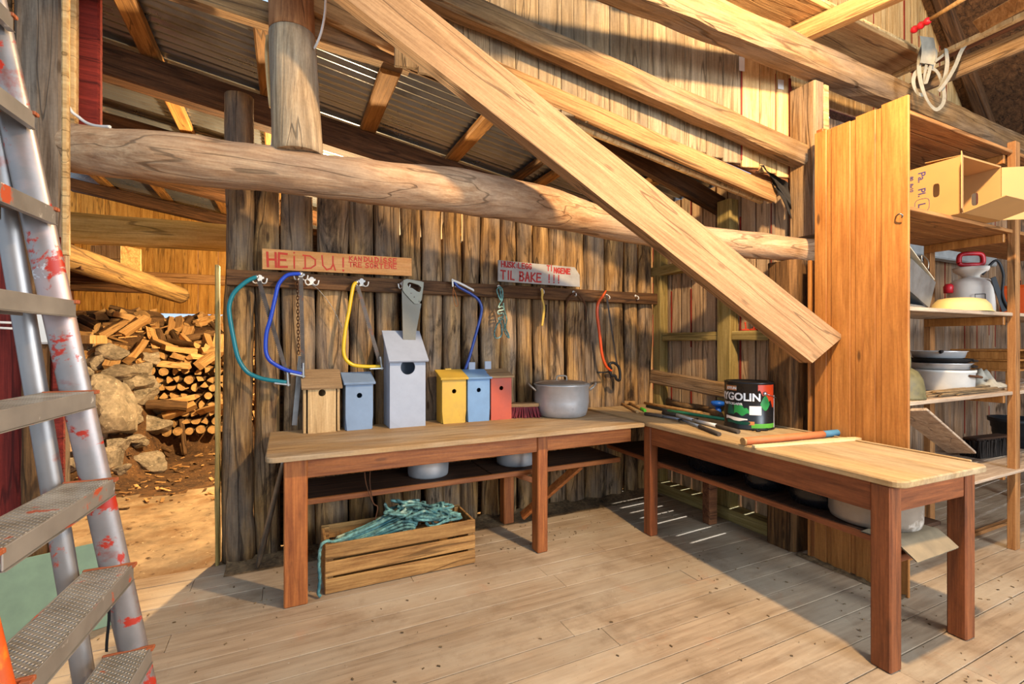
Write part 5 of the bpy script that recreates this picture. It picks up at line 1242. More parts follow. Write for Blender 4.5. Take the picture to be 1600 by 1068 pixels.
# ---------------------------------------------------------------- folded step ladder at the left
m_tread = None
def tread_mat():
    t = NT('dimpled_tread'); tc = t.n('ShaderNodeTexCoord').outputs['Object']
    s = t.n('ShaderNodeSeparateXYZ', i0=tc); k = 2 * pi / .0165
    a = t.math('SINE', t.math('MULTIPLY', s.outputs[0], k)); b = t.math('SINE', t.math('MULTIPLY', s.outputs[1], k))
    d = t.math('MAXIMUM', t.math('MULTIPLY', a, b), 0.0)
    n1 = t.noise(tc, 7, 6, .62, .3); n2 = t.noise(tc, 14, 5)
    c = t.mix(t.rng(n2, .35, .65), lin('8f8674'), lin('b8b2a4')); c = t.mix(t.rng(d, .55, .8, 0, .6), c, lin('e6e2d8'))
    kk = t.rng(n1, .62, .65); c = t.mix(kk, c, lin('a8502e'))
    t.set(t.b.inputs['Base Color'], c); t.b.inputs['Roughness'].default_value = .45; t.set(t.b.inputs['Metallic'], t.math('MULTIPLY', t.math('SUBTRACT', 1.0, kk), .55))
    t.bump(d, .9, .004); return t.m
m_tread = tread_mat()
m_lip = plain('worn_tread_lip', 'a39c92', .45, metal=.5, var=.2, scale=8, spots=[('a84a2c', 5.5, .60, .03, 1), ('d8d2c8', 9, .64, .04)])
t = thing('step_ladder', 'folded aluminium step ladder splashed with red paint leaning at the doorway', 'ladder', (-.36, 1.5, 0))
fx = lambda z: -.318 - .17 * z
rx = lambda z: -.467 - .124 * z
def rail_mb(fn, y, z1, a, b, z0=0.0):
    P = [(fn(z), y, z) for z in [z0 + (z1 - z0) * q / 12 for q in range(13)]]
    return MB().tube(P, a, 20, flat=b / a, up=(1, 0, 0))
obj('rail', rail_mb(fx, 1.752, 2.95, .036, .019), m_ladder, t, world=True)
obj('rail', rail_mb(fx, 1.215, 2.95, .036, .019), m_ladorange, t, world=True)['label'] = 'orange painted ladder rail'
obj('rear_rail', rail_mb(rx, 1.762, 2.7, .026, .018), m_ladder2, t, world=True)
obj('rear_rail', rail_mb(rx, 1.205, 2.7, .026, .018), m_ladder2, t, world=True)
for k in range(-2, 9):
    z = .545 + .255 * k; xc = fx(z); 
    mb = MB().box((xc - .058, 1.236, z - .006), (xc + .047, 1.731, z), .001).box((xc + .0475, 1.236, z - .044), (xc + .052, 1.731, z + .001), .0015, 1).box((xc - .063, 1.236, z - .044), (xc - .0585, 1.731, z + .001), .0015, 1)
    mb.box((xc + .040, 1.236, z - .046), (xc + .056, 1.731, z - .0445), .0005, 1)
    for q in range(3): mb.box((xc - .035 + .03 * q, 1.236, z - .016), (xc - .032 + .03 * q, 1.731, z - .0065), 0, 1)
    tr = obj('tread', mb, [m_tread, m_lip], t, world=True)
    for y in (1.731, 1.226):
        obj('tread_cap', MB().box((xc - .066, y + .0005, z - .008), (xc + .058, y + .0095, z + .003), .002).box((xc + .040, y - .012, z - .0075), (xc + .0575, y + .0005, z + .0025), .001), m_capbrown, tr, world=True)
for z in (.2, 2.6): obj('rear_brace', MB().tube([(rx(z), 1.75, z), (rx(z), 1.22, z)], .011, 10), m_ladder2, t, world=True)
for y in (1.752, 1.215): obj('rubber_foot', MB().box((fx(0) - .04, y - .025, -.0), (fx(0) + .04, y + .025, .05), .008), m_black, t, world=True)

for o in [q for q in COL.objects if q.type == 'MESH' and (q.parent == t or (q.parent and q.parent.parent == t))]:
    W4 = world_of(o)
    for v_ in o.data.vertices:
        p = W4 @ v_.co; p.x -= .085 * (1.745 - p.y); v_.co = W4.inverted() @ p

# ---------------------------------------------------------------- woodshed: stones
def rock_mesh(seed, sub=4):
    import bmesh
    bm = bmesh.new(); bmesh.ops.create_icosphere(bm, subdivisions=sub, radius=1.0); rr = random.Random(seed)
    planes = [(V((rr.gauss(0, 1), rr.gauss(0, 1), rr.gauss(0, 1))).normalized(), rr.uniform(.42, .82)) for _ in range(13)]
    for v_ in bm.verts:
        p = v_.co.copy()
        for n, d in planes:
            e = p.dot(n) - d
            if e > 0: p -= n * e * .985
        p += p.normalized() * (.06 * noise.noise(p * 2.2 + V((seed, 0, 0))) + .035 * noise.noise(p * 6 + V((0, seed, 0))) + .018 * noise.noise(p * 15 + V((0, seed, 9))))
        v_.co = p
    me = bpy.data.meshes.new('rock'); bm.to_mesh(me); bm.free(); me.materials.append(m_rock)
    return me
ROCKS = [rock_mesh(100 + i) for i in range(7)]
def hit_bank(u, v, dmin=3.9, dmax=9.0):
    d = dmin; r = ray(u, v)
    while d < dmax:
        p = V((0, 0, CH)) + r * d
        if p.y > 3.7 and p.z < bank(p.x, p.y): return d
        d += .02
    return None
rk = [(168, 640, 72, 92, 'largest flat-faced boulder in the stone bank'), (189, 582, 60, 30, 'pale wedge-shaped stone above the largest boulder'), (175, 552, 50, 26, 'blocky stone just under the sawn log ends'),
 (222, 575, 40, 38, 'angular stone right of the pale wedge-shaped stone'), (232, 561, 62, 32, 'long dark stone touching the firewood heap'), (221, 618, 40, 32, 'grey stone right of the largest boulder'),
 (238, 664, 44, 38, 'dark stone at the foot of the firewood heap'), (210, 654, 26, 22, None), (141, 540, 24, 40, None), (156, 684, 20, 24, None), (172, 712, 26, 50, 'narrow upright stone in front of the bank'),
 (110, 722, 42, 52, None), (237, 722, 52, 38, 'lone rock lying on the bark litter in front of the bank'), (190, 733, 30, 18, None), (150, 600, 22, 26, None), (200, 603, 26, 20, None), (130, 690, 30, 30, None), (96, 700, 26, 40, None), (205, 686, 50, 18, 'low crumbling clump of earth and stone beside the lone rock'),
 (140, 610, 42, 38, None), (212, 598, 42, 32, None), (230, 602, 36, 26, None), (203, 640, 34, 30, None), (250, 640, 30, 26, None), (180, 692, 38, 26, None), (216, 692, 40, 22, None), (140, 705, 42, 40, None), (152, 566, 38, 28, None), (110, 580, 40, 40, None), (120, 560, 30, 30, None), (128, 585, 34, 34, None), (112, 610, 40, 40, None), (118, 655, 36, 36, None), (250, 600, 22, 18, None), (165, 755, 22, 12, None), (120, 765, 34, 20, None)]
for i, (u, v, w_, h, lab) in enumerate(rk):
    d = hit_bank(u, v + h * .30) or 6.5
    p = PD(u, v, d + .02); sx, sz = w_ / F * d / 2 * 1.28, h / F * d / 2 * 1.28
    o = bpy.data.objects.new('field_stone', ROCKS[i % 7]); COL.objects.link(o); o.location = p
    o.scale = (sx, (sx + sz) / 2, sz); o.rotation_euler = (0, 0, -YAW + R(180 if i % 2 else 0))
    if lab: tag(o, lab, 'stone', 'stones of the bank beside the firewood')
    else: tag(o, 'rough field stone built into the bank left of the firewood', 'stone', 'stones of the bank beside the firewood')

# ---------------------------------------------------------------- firewood
def wood_piece(kind, L, r, seed):
    rr = random.Random(seed); mb = MB()
    if kind == 'round': ang = [2 * pi * k / 11 for k in range(11)]; prof = [(r * cos(a) * (1 + .06 * rr.uniform(-1, 1)), r * sin(a), 1) for a in ang]
    elif kind == 'half': prof = [(r * cos(a), r * sin(a) - r * .35, 1) for a in [pi * k / 7 for k in range(8)]]
    elif kind == 'quarter':
        a0 = rr.uniform(0, 6); q = rr.uniform(1.1, 1.7); prof = [(r * 1.35 * cos(a0 + q * k / 4) , r * 1.35 * sin(a0 + q * k / 4), 1) for k in range(5)] + [(rr.uniform(-.1, .1) * r, rr.uniform(-.1, .1) * r, 0)]
        c = (sum(p[0] for p in prof) / 6, sum(p[1] for p in prof) / 6); prof = [(p[0] - c[0], p[1] - c[1], p[2]) for p in prof]
    else: prof = [(-r * 1.1, -r * .5, 0), (r * rr.uniform(.7, 1.2), -r * rr.uniform(.4, .7), 0), (r * rr.uniform(.8, 1.2), r * rr.uniform(.2, .5), 0), (-r * rr.uniform(.3, 1), r * rr.uniform(.4, .6), 0)]
    n = len(prof); seg = 4; bx_, by_ = rr.uniform(-.06, .06), rr.uniform(-.06, .06); vs = []
    for i in range(seg + 1):
        t_ = i / seg - .5; k = 1 + .10 * rr.uniform(-1, 1)
        for (a, b, _) in prof: vs.append((t_ * L + rr.uniform(-.006, .006), a * k + bx_ * (t_ * t_) * L * 2, b * k + by_ * t_ * t_ * L * 2))
    for j in range(n):
        m_ = 1 if (prof[j][2] and prof[(j + 1) % n][2] and not (kind == 'half' and j == n - 1)) else 0
        mb.add([vs[i * n + q] for i in range(seg + 1) for q in (j, (j + 1) % n)], [(2 * i, 2 * i + 1, 2 * i + 3, 2 * i + 2)[::-1] for i in range(seg)], m_, m_ == 1)
    mb.add(vs[:n], [tuple(range(n))], 2); mb.add(vs[-n:], [tuple(range(n))[::-1]], 2)
    me = bpy.data.meshes.new('firewood'); me.from_pydata(mb.v, [], mb.f)
    for m in (m_firewood, m_bark, m_endgrain): me.materials.append(m)
    me.polygons.foreach_set('material_index', mb.mi); me.polygons.foreach_set('use_smooth', mb.sm); me.update()
    return me
kinds = ['quarter', 'split', 'half', 'quarter', 'split', 'round', 'quarter', 'half', 'split', 'quarter', 'split', 'quarter']
WOODS = [wood_piece(k, .36 + .03 * (i % 3), (.065, .062, .07, .062, .075, .05)[i % 6], 300 + i) for i, k in enumerate(kinds)]
ENDS = [wood_piece(k, .36, r, 400 + i) for i, (k, r) in enumerate([('quarter', .052), ('round', .05), ('half', .056), ('quarter', .054), ('round', .053), ('quarter', .05), ('half', .055)])]
rnd = random.Random(77)
def fw(mesh, p, eul, lab='split firewood piece thrown onto the big heap', grp='firewood heap'):
    o = bpy.data.objects.new('firewood', mesh); COL.objects.link(o); o.location = p; o.rotation_euler = eul
    return tag(o, lab, 'firewood', grp)
STL = 'firewood end showing in the stacked lower face of the heap'
row = 0
while row < 8:
    zc = .31 + row * .108; x = -1.70 + .055 * (row % 2) + .014 * row
    while x < -.42:
        y = 7.44 + .03 * row + rnd.uniform(-.035, .035)
        fw(ENDS[rnd.randrange(7)], (x, y, zc + rnd.uniform(-.004, .004)), (rnd.uniform(0, 6.28), rnd.uniform(-.03, .03), pi / 2 + rnd.uniform(-.06, .06)), STL, 'stacked firewood ends')
        x += rnd.uniform(.113, .122)
    row += 1
# loose pieces: (mesh, x, y, z, rotation) as they settled on the heap
HEAP = [(9,-232,784,163,142,-32,236),(8,-241,768,153,68,13,-29),(1,-133,841,153,16,-239,-169),(1,-208,823,175,12,13,-154),(3,-61,840,151,105,-80,198),(3,-109,809,116,-56,308,8),(6,-111,780,114,-182,-18,-128),(4,-57,792,102,-241,11,-17),(0,-169,888,176,-184,5,207),(2,-89,802,115,95,26,-305),(7,-143,764,126,60,10,146),(3,-151,801,139,-76,103,-105),(8,-226,825,176,7,9,184),(11,-95,856,163,86,-62,219),(3,-234,855,174,81,311,-5),(1,-212,742,136,-259,-62,92),(9,-39,872,172,5,22,-39),(7,-150,757,133,23,-2,-206),(4,-146,775,118,254,-8,-178),(5,-24,779,94,-89,-53,198),(4,-56,767,116,10,-3,-84),(10,-188,733,127,28,-242,-171),(4,-34,795,114,-14,-22,273),(11,-160,751,125,-251,26,-186),(3,-40,902,177,26,-310,-20),(11,-127,730,71,-17,301,2),(10,-82,794,111,50,-46,0),(6,-2,896,178,131,7,-120),(9,-42,788,110,59,-288,-42),(10,-77,769,116,-300,7,-87),(0,-116,773,118,-16,-4,148),(7,-106,820,134,-87,-38,43),(2,-163,783,149,45,-234,-111),(7,-145,801,139,-142,70,-113),(8,-114,822,139,236,-40,38),(6,-83,816,125,279,17,-19),(6,-107,767,122,124,-12,-206),(5,-127,772,116,-31,1,-163),(0,-91,792,123,-87,288,4),(1,-69,831,142,-16,-238,-118),(4,-191,910,176,-7,-6,-238),(9,-133,769,120,-307,-5,148),(8,-261,831,176,7,10,-250),(10,-57,803,130,215,-6,-236),(3,-198,849,177,124,-4,171),(9,-34,781,116,-17,-286,-43),(3,-241,882,175,-252,-8,53),(7,-165,895,178,64,8,203),(5,-155,792,145,74,-220,-116),(0,-76,755,122,261,-18,170),(10,-128,763,126,-35,2,-159),(0,-226,864,175,5,-4,-7),(11,-217,872,177,-232,-2,-5),(3,-61,751,117,-255,-56,158),(1,-78,819,139,-149,-49,187),(0,-131,745,113,32,-10,289),(2,-108,924,179,3,313,-143),(5,-137,805,134,11,43,-106),(11,-220,747,138,-22,257,92),(1,-120,802,123,-32,307,8),(0,-235,813,172,20,-17,216),(3,-184,855,178,-16,-6,-138),(3,-122,785,132,-282,41,-89),(5,-35,769,101,171,118,-71),(11,-250,893,175,128,-5,78),(8,-169,740,134,-68,-54,139),(11,-18,767,99,-16,88,-11),(5,-219,833,183,111,0,181),(2,-254,790,168,11,11,-104),(10,-21,743,47,-187,-25,6),(1,-271,777,159,11,61,-141),(7,-164,914,178,-65,-6,-107),(1,-127,755,135,-7,-15,-252),(0,-210,843,186,-178,9,192),(1,-63,869,176,-183,-47,233),(2,-134,720,67,-99,-11,-312),(4,-172,863,179,-42,-298,-127),(3,-241,929,177,136,-9,-232),(9,2,795,104,67,244,148),(8,-97,758,121,-86,34,-195),(0,-122,727,57,192,-39,13),(1,1,722,31,-96,-9,-64),(8,-273,841,175,5,3,-246),(7,-7,795,106,-17,240,146),(10,-298,966,175,0,-1,261),(11,-4,776,96,-18,-242,-103),(7,-37,818,129,-191,70,-91),(8,-114,882,178,206,24,-202),(8,-193,879,185,-281,-30,-67),(6,31,769,89,-58,30,-72),(1,13,742,41,-44,190,99),(3,-145,866,172,25,259,172),(5,10,780,97,-58,59,-161),(1,-258,808,180,3,18,-225),(7,-27,783,122,-242,-14,193),(3,-134,877,176,132,-36,155),(11,-273,827,183,128,-5,161),(9,-188,891,181,140,17,-177),(2,-139,920,182,18,-41,-62),(10,-120,912,182,-168,3,147),(8,-250,874,184,307,-1,149),(9,3,743,41,-121,-126,99),(1,32,728,33,-95,-8,304),(10,-90,812,140,-30,220,148),(9,-144,939,177,-38,2,233),(4,-197,793,166,-258,-12,36),(11,-83,940,177,13,-313,-34),(7,-215,876,187,-272,-28,-22),(0,-115,960,177,62,-4,74),(10,32,743,44,-44,-122,201),(10,-32,963,178,19,-310,102),(5,-5,812,125,-89,-313,-5),(7,-154,843,167,213,60,-147),(8,-84,784,131,-53,9,280),(9,-78,871,172,63,-271,-122),(7,-232,792,170,-147,-30,234),(9,5,750,64,-93,298,5),(5,-57,919,180,-137,0,-22),(2,-234,850,185,264,0,170),(6,-285,848,175,-266,-3,90),(6,-194,807,177,182,28,49),(3,-189,836,179,224,-14,181),(11,-112,831,145,37,-27,52),(8,-183,783,166,-58,59,-221),(9,-106,779,131,-19,293,-113),(5,-114,835,154,-60,-21,67),(11,-240,943,175,120,7,82),(2,-154,918,179,86,-9,-102),(6,-51,830,147,-181,-59,157),(11,-200,949,175,-68,3,311),(7,-89,867,173,-67,-262,-117),(6,-110,795,137,-17,-1,-102),(9,-147,774,140,101,-272,56),(0,-168,825,169,127,-46,180),(5,-85,914,180,-136,6,151),(2,-224,907,180,17,-22,213),(7,-209,860,189,-16,29,21),(6,-203,776,162,62,60,-232),(11,-85,725,60,100,289,-34),(3,-200,932,175,37,-310,28),(1,-27,732,59,8,-238,-29),(10,-127,807,143,148,-49,217),(5,-27,927,180,38,-10,-159),(0,-102,810,144,101,55,-124),(2,-126,781,143,277,13,-60),(6,-142,812,150,-51,53,-111)]
for k, x, y, z, a, b, c in HEAP: fw(WOODS[k], (x / 100, y / 100, z / 100), (a / 100, b / 100, c / 100))
# larger pieces and sticks one can point to
def stick(u0, v0, u1, v1, d, r, lab): 
    a, b = PD(u0, v0, d), PD(u1, v1, d - .1); mb = logtube(MB(), [a, a.lerp(b, .5) + V((0, 0, .02)), b], [r, r * .95, r * .85], 5, 10, .06, 0, u0)
    tag(along('branch_wood', mb, m_bark, a, b), lab, 'stick')
stick(278, 655, 243, 700, 6.15, .026, 'thin branch propped against the foot of the firewood stack')
stick(283, 655, 289, 710, 6.1, .03, 'forked branch standing at the foot of the firewood stack'); stick(240, 699, 268, 706, 6.0, .026, 'short branch lying at the foot of the firewood stack')
def bolt(u, v, d, L, r, yaw, lab, seed, tilt=0):
    o = bpy.data.objects.new('log_piece', wood_piece('round', L, r, seed)); COL.objects.link(o); o.location = PD(u, v, d); o.rotation_euler = (.3, tilt, yaw); tag(o, lab, 'log')
bolt(160, 497, 6.6, .55, .105, R(-18), 'brown barked log lying at the top left of the firewood', 501)
bolt(175, 524, 6.3, .30, .15, R(62), 'thick chopping block end facing out above the stones', 502)
bolt(232, 500, 6.75, .30, .13, R(70), 'thick round log end at the crest of the heap', 503)
bolt(205, 498, 6.6, .30, .085, R(60), 'small pale sawn log end beside the thick round one', 504)
o = bpy.data.objects.new('plank_offcut', MB and obj('plank_offcut', MB().box((-.2, -.12, -.05), (.2, .12, .05), .004), m_newboard).data)
bpy.data.objects.remove([q for q in COL.objects if q.name == 'plank_offcut'][0]) if False else None
for q in [q for q in COL.objects if q.name.startswith('plank_offcut')]:
    q.location = PD(128, 530, 5.6); q.rotation_euler = (0, 0, R(-25)); tag(q, 'pale wooden crate end standing among the upper stones', 'offcut')
for i, (u, v, lab) in enumerate(((96, 665, 'upper pale stone-grey plank stub beside the ladder'), (98, 692, 'lower pale plank stub beside the ladder'))):
    tag(obj('plank_stub', MB().box((-.14, -.2, -.07), (.14, .2, .07), .006), m_shelftop, None, M.Translation(PD(u, v, 4.6)) @ M.Rotation(R(-20), 4, 'Z')), lab, 'offcut')
# chips on the litter
rnd = random.Random(5); mb = MB()
for k in range(170):
    x, y = rnd.uniform(-2.2, -.3), rnd.uniform(5.1, 7.3); z = bank(x, y) + .008
    T = M.Translation((x, y, z)) @ M.Rotation(rnd.uniform(0, 6.3), 4, 'Z') @ M.Rotation(rnd.uniform(-.3, .3), 4, 'Y'); L = rnd.uniform(.012, .06)
    mb.box((-L, -L * .25, -.004), (L, L * .25, .005), 0, rnd.choice((0, 0, 1)), T)
for k in range(260):
    x, y = rnd.uniform(-2.4, .0), rnd.uniform(7.6, 9.0); z = bank(x, y) + .012
    T = M.Translation((x, y, z)) @ M.Rotation(rnd.uniform(0, 6.3), 4, 'Z') @ M.Rotation(rnd.uniform(-.6, .6), 4, 'Y'); L = rnd.uniform(.03, .11)
    mb.box((-L, -L * .3, -.006), (L, L * .3, .010), 0, rnd.choice((0, 0, 1)), T)
o = obj('wood_chips', mb, [m_firewood, m_bark]); tag(o, 'scattered wood chips on the ground before the firewood', 'wood chips', kind='stuff')
# loft over the stones: pole, platform, crate
m_barkpole = wood('barked_pole_wood', '9c7c4a', '5e4526', axis=0, fine=.8, bump=.7, knots=.3, jit=.05)
a, b = PD(60, 385, 3.75), PD(282, 461, 5.9)
tag(along('loft_pole', logtube(MB(), [a, a.lerp(b, .5), b], [.112, .108, .10], 10, 18, .03, 0, 9), m_barkpole, a, b), 'thick barked pole slanting under the woodshed loft', 'pole', kind='thing')
a, b = PY(60, 357, 4.75) + V((-1.3, 0, 0)), PY(420, 375, 4.75) + V((.3, 0, 0))
tag(along('cross_beam', logtube(MB(), [a, a.lerp(b, .5), b], [.125, .12, .115], 8, 14, .03, 0, 12), m_yellowbeam, a, b), 'yellowish log beam crossing the woodshed opening', 'beam', kind='thing')
struct(obj('loft_floor', MB().box((-2.9, 5.2, 2.20), (-1.62, 7.9, 2.235), .004).box((-2.9, 5.3, 2.08), (-1.6, 5.4, 2.198), .004).box((-2.9, 6.4, 2.08), (-1.6, 6.5, 2.198), .004).box((-2.9, 7.5, 2.08), (-1.6, 7.6, 2.198), .004), m_rafter), 'small dark loft platform in the woodshed', 'loft')
cpos = PD(182, 402, 5.6); t = thing('wooden_box', 'pale wooden box standing on the woodshed loft', 'box', (cpos.x, cpos.y, 2.2365), R(-30))
obj('front_board', MB().box((-.19, -.14, .005), (.19, -.125, .165), .003).box((-.19, -.14, .17), (.19, -.125, .33), .003), m_newboard, t)
obj('back_board', MB().box((-.19, .125, .0), (.19, .14, .33), .003), m_newboard, t)
for s in (-1, 1): obj('end_board', MB().box((s * .19 - (.016 if s > 0 else 0), -.124, 0), (s * .19 + (.016 if s < 0 else 0), .124, .33), .003), m_plank, t)
obj('base', MB().box((-.17, -.12, .0), (.17, .12, .012), .002), m_plank, t)
for i, (u, v, L, yaw, lab) in enumerate(((150, 402, .6, -40, 'short board end sticking out over the loft pole'), (108, 375, .5, -30, 'board offcut at the left end of the loft'), (128, 392, .5, -55, 'narrow lath lying on the loft'))):
    p = PD(u, v, 5.0); tag(obj('loft_board', MB().box((-L / 2, -.05, 0), (L / 2, .05, .022), .002), m_plank, None, M.Translation((p.x, p.y, 2.236 + .003 * 0)) @ M.Rotation(R(yaw), 4, 'Z')), lab, 'board')

# ---------------------------------------------------------------- left-hand odds and ends
c = PY(60, 514, 3.19); t = thing('junction_box', 'white electrical junction box on the dark brown post', 'junction box', (c.x, 3.224, c.z))
obj('cover', MB().box((-.055, -.03, -.075), (.055, .0, .075), .010), m_white, t); obj('cable_entry', MB().tube([(-.056, -.015, .0), (-.25, -.012, .01)], .006, 8).tube([(-.056, -.015, .03), (-.25, -.012, .035)], .006, 8), m_cable, t)
tag(obj('white_cable', MB().tube(spline([PY(104, 160, 3.37), PD(112, 174, 2.60), PD(122, 182, 2.62), PD(134, 191, 2.62), PD(150, 196.5, 2.60), PD(172, 198, 2.58)], 6), .008, 10), m_cable, world=True), 'white cable coming round the left post onto the log', 'cable')
pts = [PD(431, 38, 2.76), PD(429, 60, 2.74), PD(430, 100, 2.72), PD(428, 150, 2.71), PD(427, 200, 2.71), PD(424, 234, 2.71)]
tag(obj('white_cable', MB().tube(spline(pts, 6), .0065, 8), m_cable, world=True), 'white cable stapled down the left side of the round post', 'cable')
tag(obj('white_cable', MB().tube(spline([PD(509, -12, 2.66), PD(508, 18, 2.66), PD(503, 46, 2.67), PD(497, 64, 2.69), PD(491, 76, 2.72)], 6), .0065, 8), m_cable, world=True), 'white cable looping down on the right side of the round post', 'cable')
pts = [PD(419, 56, 2.74), PD(417, 85, 2.74), PD(420, 130, 2.74), PD(424, 168, 2.73)]
tag(obj('cane', MB().tube(spline(pts, 5), .012, 8), m_newboard, world=True), 'pale split cane tucked behind the cable on the round post', 'cane')
T = M.Translation((-.98, 3.02, .0)) @ M.Rotation(R(18), 4, 'Z') @ M.Rotation(R(-20), 4, 'X')
tag(obj('green_sheet', MB().box((-.34, 0, 0), (.24, .012, .42), .002), m_greentarp, None, T), 'pale green board leaning behind the foot of the ladder', 'board')
mb = MB().grid(lambda p, q: tuple(PD(166 + 5 * q + 2 * sin(p * 5), 932 + 86 * p, 1.36)), 10, 2); mb.grid(lambda p, q: tuple(PD(166 + 5 * q + 2 * sin(p * 5), 932 + 86 * p, 1.363)), 10, 2)
tag(obj('black_strap', mb, m_black, world=True), 'black strap hanging from the second lowest ladder tread', 'strap')
# ---------------------------------------------------------------- right wall odds and ends
for u in (1163, 1176, 1190, 1204):
    c = PX(u, 517, 3.285); c = V((3.30, c.y, 1.538)); t = thing('red_hook', 'red plastic hook lying on the rail behind the brace', 'hook', c, R(10 * (u % 5)), 'red plastic hooks on the wall rail')
    obj('hook_base', MB().box((-.014, -.028, 0), (.014, .028, .016), .005), m_redpeg, t)
    obj('hook_peg', MB().tube(spline([(0, 0, .012), (0, 0, .035), (0, .004 if u != 1176 else 0, .05 + (.02 if u in (1163, 1190) else 0))], 4), [.006] * 8 + [.009], 10), m_redpeg, t)
def paper(u, v, w_, h, P, yaw, lab): tag(obj('paper_tag', MB().box((-w_ / 2, -.0012, -h / 2), (w_ / 2, 0, h / 2)).box((-w_ / 2 + .008, -.0016, h * .15), (w_ / 2 - .008, -.0013, h * .2)), m_white, None, M.Translation(P) @ M.Rotation(yaw, 4, 'Z')), lab, 'paper')
q = PX(1083, 429, 3.352); paper(0, 0, .04, .09, q, -pi / 2, 'small white paper label stapled to the right wall boards')
n_ = math.atan2(.22, -.9755) + pi
paper(0, 0, .045, .1, onframe(1159, 100, .122), n_, 'white paper label on the leftmost new light board'); paper(0, 0, .05, .07, onframe(1220, 132, .122), n_, 'torn white label on the new board beside the upper post')
mb = MB().grid(lambda p, q: tuple(onframe(1186 + 46 * p + 8 * q + 4 * nz((p * 4, q * 4, 0)), 258 + 28 * p + 62 * q * p, .10 + .06 * nz((p * 3, q * 3, 2)))), 12, 12)
tag(obj('torn_roofing_felt', mb, m_tarpaper, world=True), 'torn black roofing felt hanging at the lower end of the frame planks', 'roofing felt')
# ---------------------------------------------------------------- stored timber under the main roof
zt_ = 3.605
for i, (x0, x1, y0, y1, z0, m, lab) in enumerate(((2.0, 4.42, 1.88, 2.20, 0, m_plank, 'wide bottom board of the stack on the loft joist'), (2.3, 4.54, 1.90, 2.08, .034, m_newboard, 'pale middle board of the stack on the loft joist'), (1.8, 4.48, 2.02, 2.21, .034, m_plank, 'brown middle board of the stack on the loft joist'), (2.4, 4.60, 1.92, 2.12, .068, m_newboard, 'topmost pale board of the stack on the loft joist'))):
    tag(timber('stored_board', (x0, (y0 + y1) / 2, zt_ + z0 + .016), (x1, (y0 + y1) / 2 + .01, zt_ + z0 + .016), y1 - y0, .032, m, jit=.001, bev=.003), lab, 'board')
struct(timber('loft_joist', (4.60, 2.2, 3.50), (4.50, -.3, 3.50), .05, .11, m_beam, jit=.003), 'joist carrying the loose laths over the shelving', 'joist')
for i, (x, y0, y1, dz, w_, h, m, lab) in enumerate(((4.42, 2.12, .1, 0, .05, .03, m_newboard, 'pale lath nearest the canvas strap'), (4.52, 2.05, .0, .03, .08, .028, m_redplank, 'reddish board beside the pale lath'), (4.66, 2.1, .1, .0, .05, .05, m_plank, 'square batten behind the reddish board'), (4.80, 1.9, .0, .05, .03, .03, m_newboard, 'thin yellow stick over the square batten'))):
    tag(timber('roof_lath', (x, y0, 3.59 + dz), (x - .12 + .05 * i, y1, 3.60 + dz), w_, h, m, jit=.002, bev=.003), lab, 'lath')
tag(obj('short_board', MB().bar(PD(1527, 42, 3.25), PD(1625, -14, 2.85), .10, .02, .003, up=(.5, -.6, .6)), m_plank, world=True), 'short reddish board end poking in above the laths', 'board')
a, b = PD(1424, 49, 3.75), PD(1535, -20, 3.3); t = thing('paddle_pole', 'yellow wooden pole with a red ribbed grip under the roof', 'pole', a)
c = a.lerp(b, .30); obj('pole', MB().tube([c, b], .017, 12), m_yellow if False else m_handle, t, world=True)
pts = [a.lerp(c, q / 16) for q in range(17)]; obj('grip', MB().tube(pts, [.014 + .014 * abs(sin(q * pi / 5.3)) ** .6 for q in range(17)], 12), m_red, t, world=True)
# canvas strap draped over the board ends
t = thing('canvas_strap', 'grey canvas strap hanging in loops from the roof laths', 'strap', PD(1450, 60, 3.45))
def ribbon(pts, w_, d0=3.45):
    P = spline([PD(u, v, d0 + dd) for u, v, dd in pts], 7); mb = MB(); n = len(P); vs = []
    for i, p in enumerate(P):
        tg = (P[min(i + 1, n - 1)] - P[max(i - 1, 0)]).normalized(); s = tg.cross(FW + V((.35 * sin(i * .21), .35 * cos(i * .17), 0))).normalized(); nn = s.cross(tg).normalized()
        for a_, b_ in ((-1, -1), (1, -1), (1, 1), (-1, 1)): vs.append(p + s * (w_ / 2 * a_) + nn * (.0014 * b_))
    fs = [(i * 4 + k, (i + 1) * 4 + k, (i + 1) * 4 + (k + 1) % 4, i * 4 + (k + 1) % 4)[::-1] for i in range(n - 1) for k in range(4)] + [(0, 1, 2, 3), tuple(4 * (n - 1) + k for k in range(4))[::-1]]
    return mb.add(vs, fs)
obj('loop', ribbon([(1442, 70, .05), (1436, 95, 0), (1438, 125, -.02), (1448, 155, -.03), (1462, 171, -.02), (1474, 160, 0), (1474, 138, .02), (1464, 112, .02), (1448, 106, .01), (1432, 112, 0), (1427, 128, 0), (1434, 146, .01), (1446, 148, .02)], .026), m_strap, t, world=True)
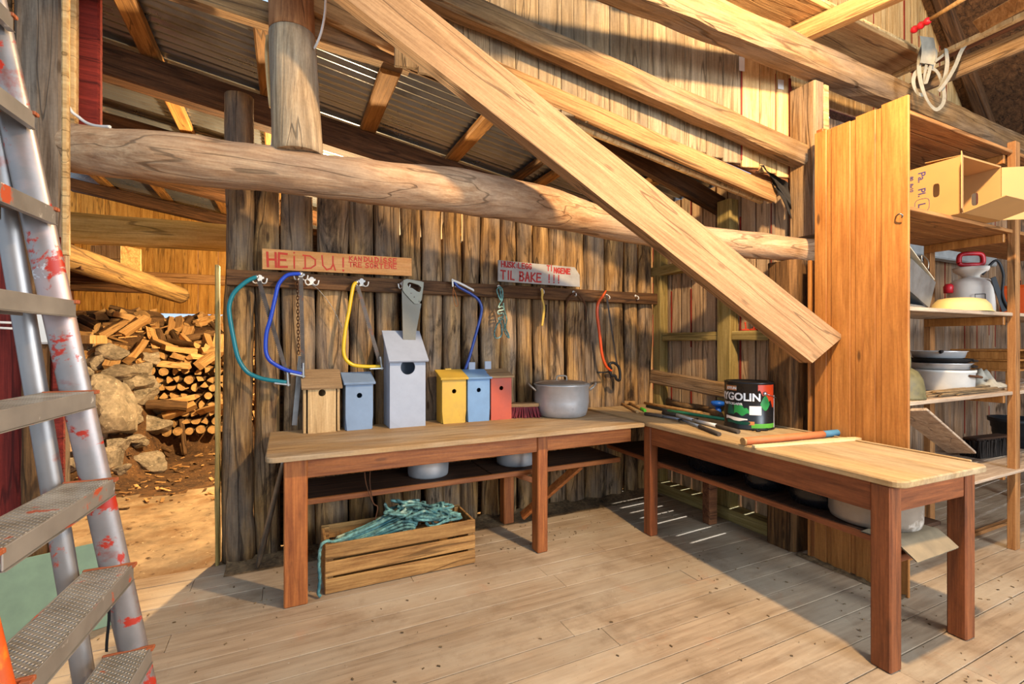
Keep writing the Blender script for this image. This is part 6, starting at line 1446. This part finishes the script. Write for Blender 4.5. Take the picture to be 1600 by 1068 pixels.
obj('loop', ribbon([(1441, 100, .03), (1455, 108, .02), (1462, 84, .0), (1456, 76, .0), (1446, 108, -.02), (1446, 130, -.02), (1452, 112, -.03), (1460, 80, .02)], .022), m_strap, t, world=True)
obj('loop', ribbon([(1478, 76, .02), (1480, 98, .0), (1476, 122, .0), (1466, 142, .0), (1478, 128, -.02), (1492, 104, -.02), (1502, 80, -.02), (1514, 62, .0)], .026), m_strap, t, world=True)
obj('loop', ribbon([(1461, 96, .0), (1474, 86, .02), (1488, 74, .02), (1500, 72, .03)], .018), m_strap, t, world=True)
mb = MB().grid(lambda p, q: tuple(PD(1437 + 22 * q + 3 * sin(p * 3), 56 + 42 * p + 3 * q, 3.40 + .02 * sin(q * 3))), 8, 6); mb.grid(lambda p, q: tuple(PD(1437 + 22 * q + 3 * sin(p * 3), 56 + 42 * p + 3 * q, 3.406 + .02 * sin(q * 3))), 8, 6)
obj('pad', mb, m_strap, t, world=True)
# sawdust litter along the foot of the slab wall and under the benches
mb = MB(); rnd = random.Random(15)
mb.grid(lambda p, q: (-.35 + 3.55 * p, 3.40 + .24 * q, .001 + max(0, .035 * q * q * (.6 + nz((p * 40, q * 3, 0), .6)) - .004)), 120, 6)
mb.grid(lambda p, q: (3.13 + .06 * q, 1.46 + .62 * p, .001 + max(0, .02 * q * (.7 + nz((p * 20, q * 3, 4), .6)))), 30, 4)
for k in range(420):
    if k % 3 == 0: x, y = rnd.uniform(2.2, 4.2), rnd.uniform(.7, 2.4)
    elif k % 3 == 1: x, y = rnd.uniform(-.3, 3.1), rnd.uniform(2.9, 3.5)
    else: x, y = rnd.uniform(-.9, 3.2), rnd.uniform(1.2, 3.4)
    L = rnd.uniform(.002, .008); T = M.Translation((x, y, .002)) @ M.Rotation(rnd.uniform(0, 6), 4, 'Z'); mb.box((-L, -L * .4, -.001), (L, L * .4, .003), 0, 0, T)
o = obj('sawdust_litter', mb, m_dust); tag(o, 'dust and wood crumbs scattered on the barn floor', 'dust', kind='stuff')
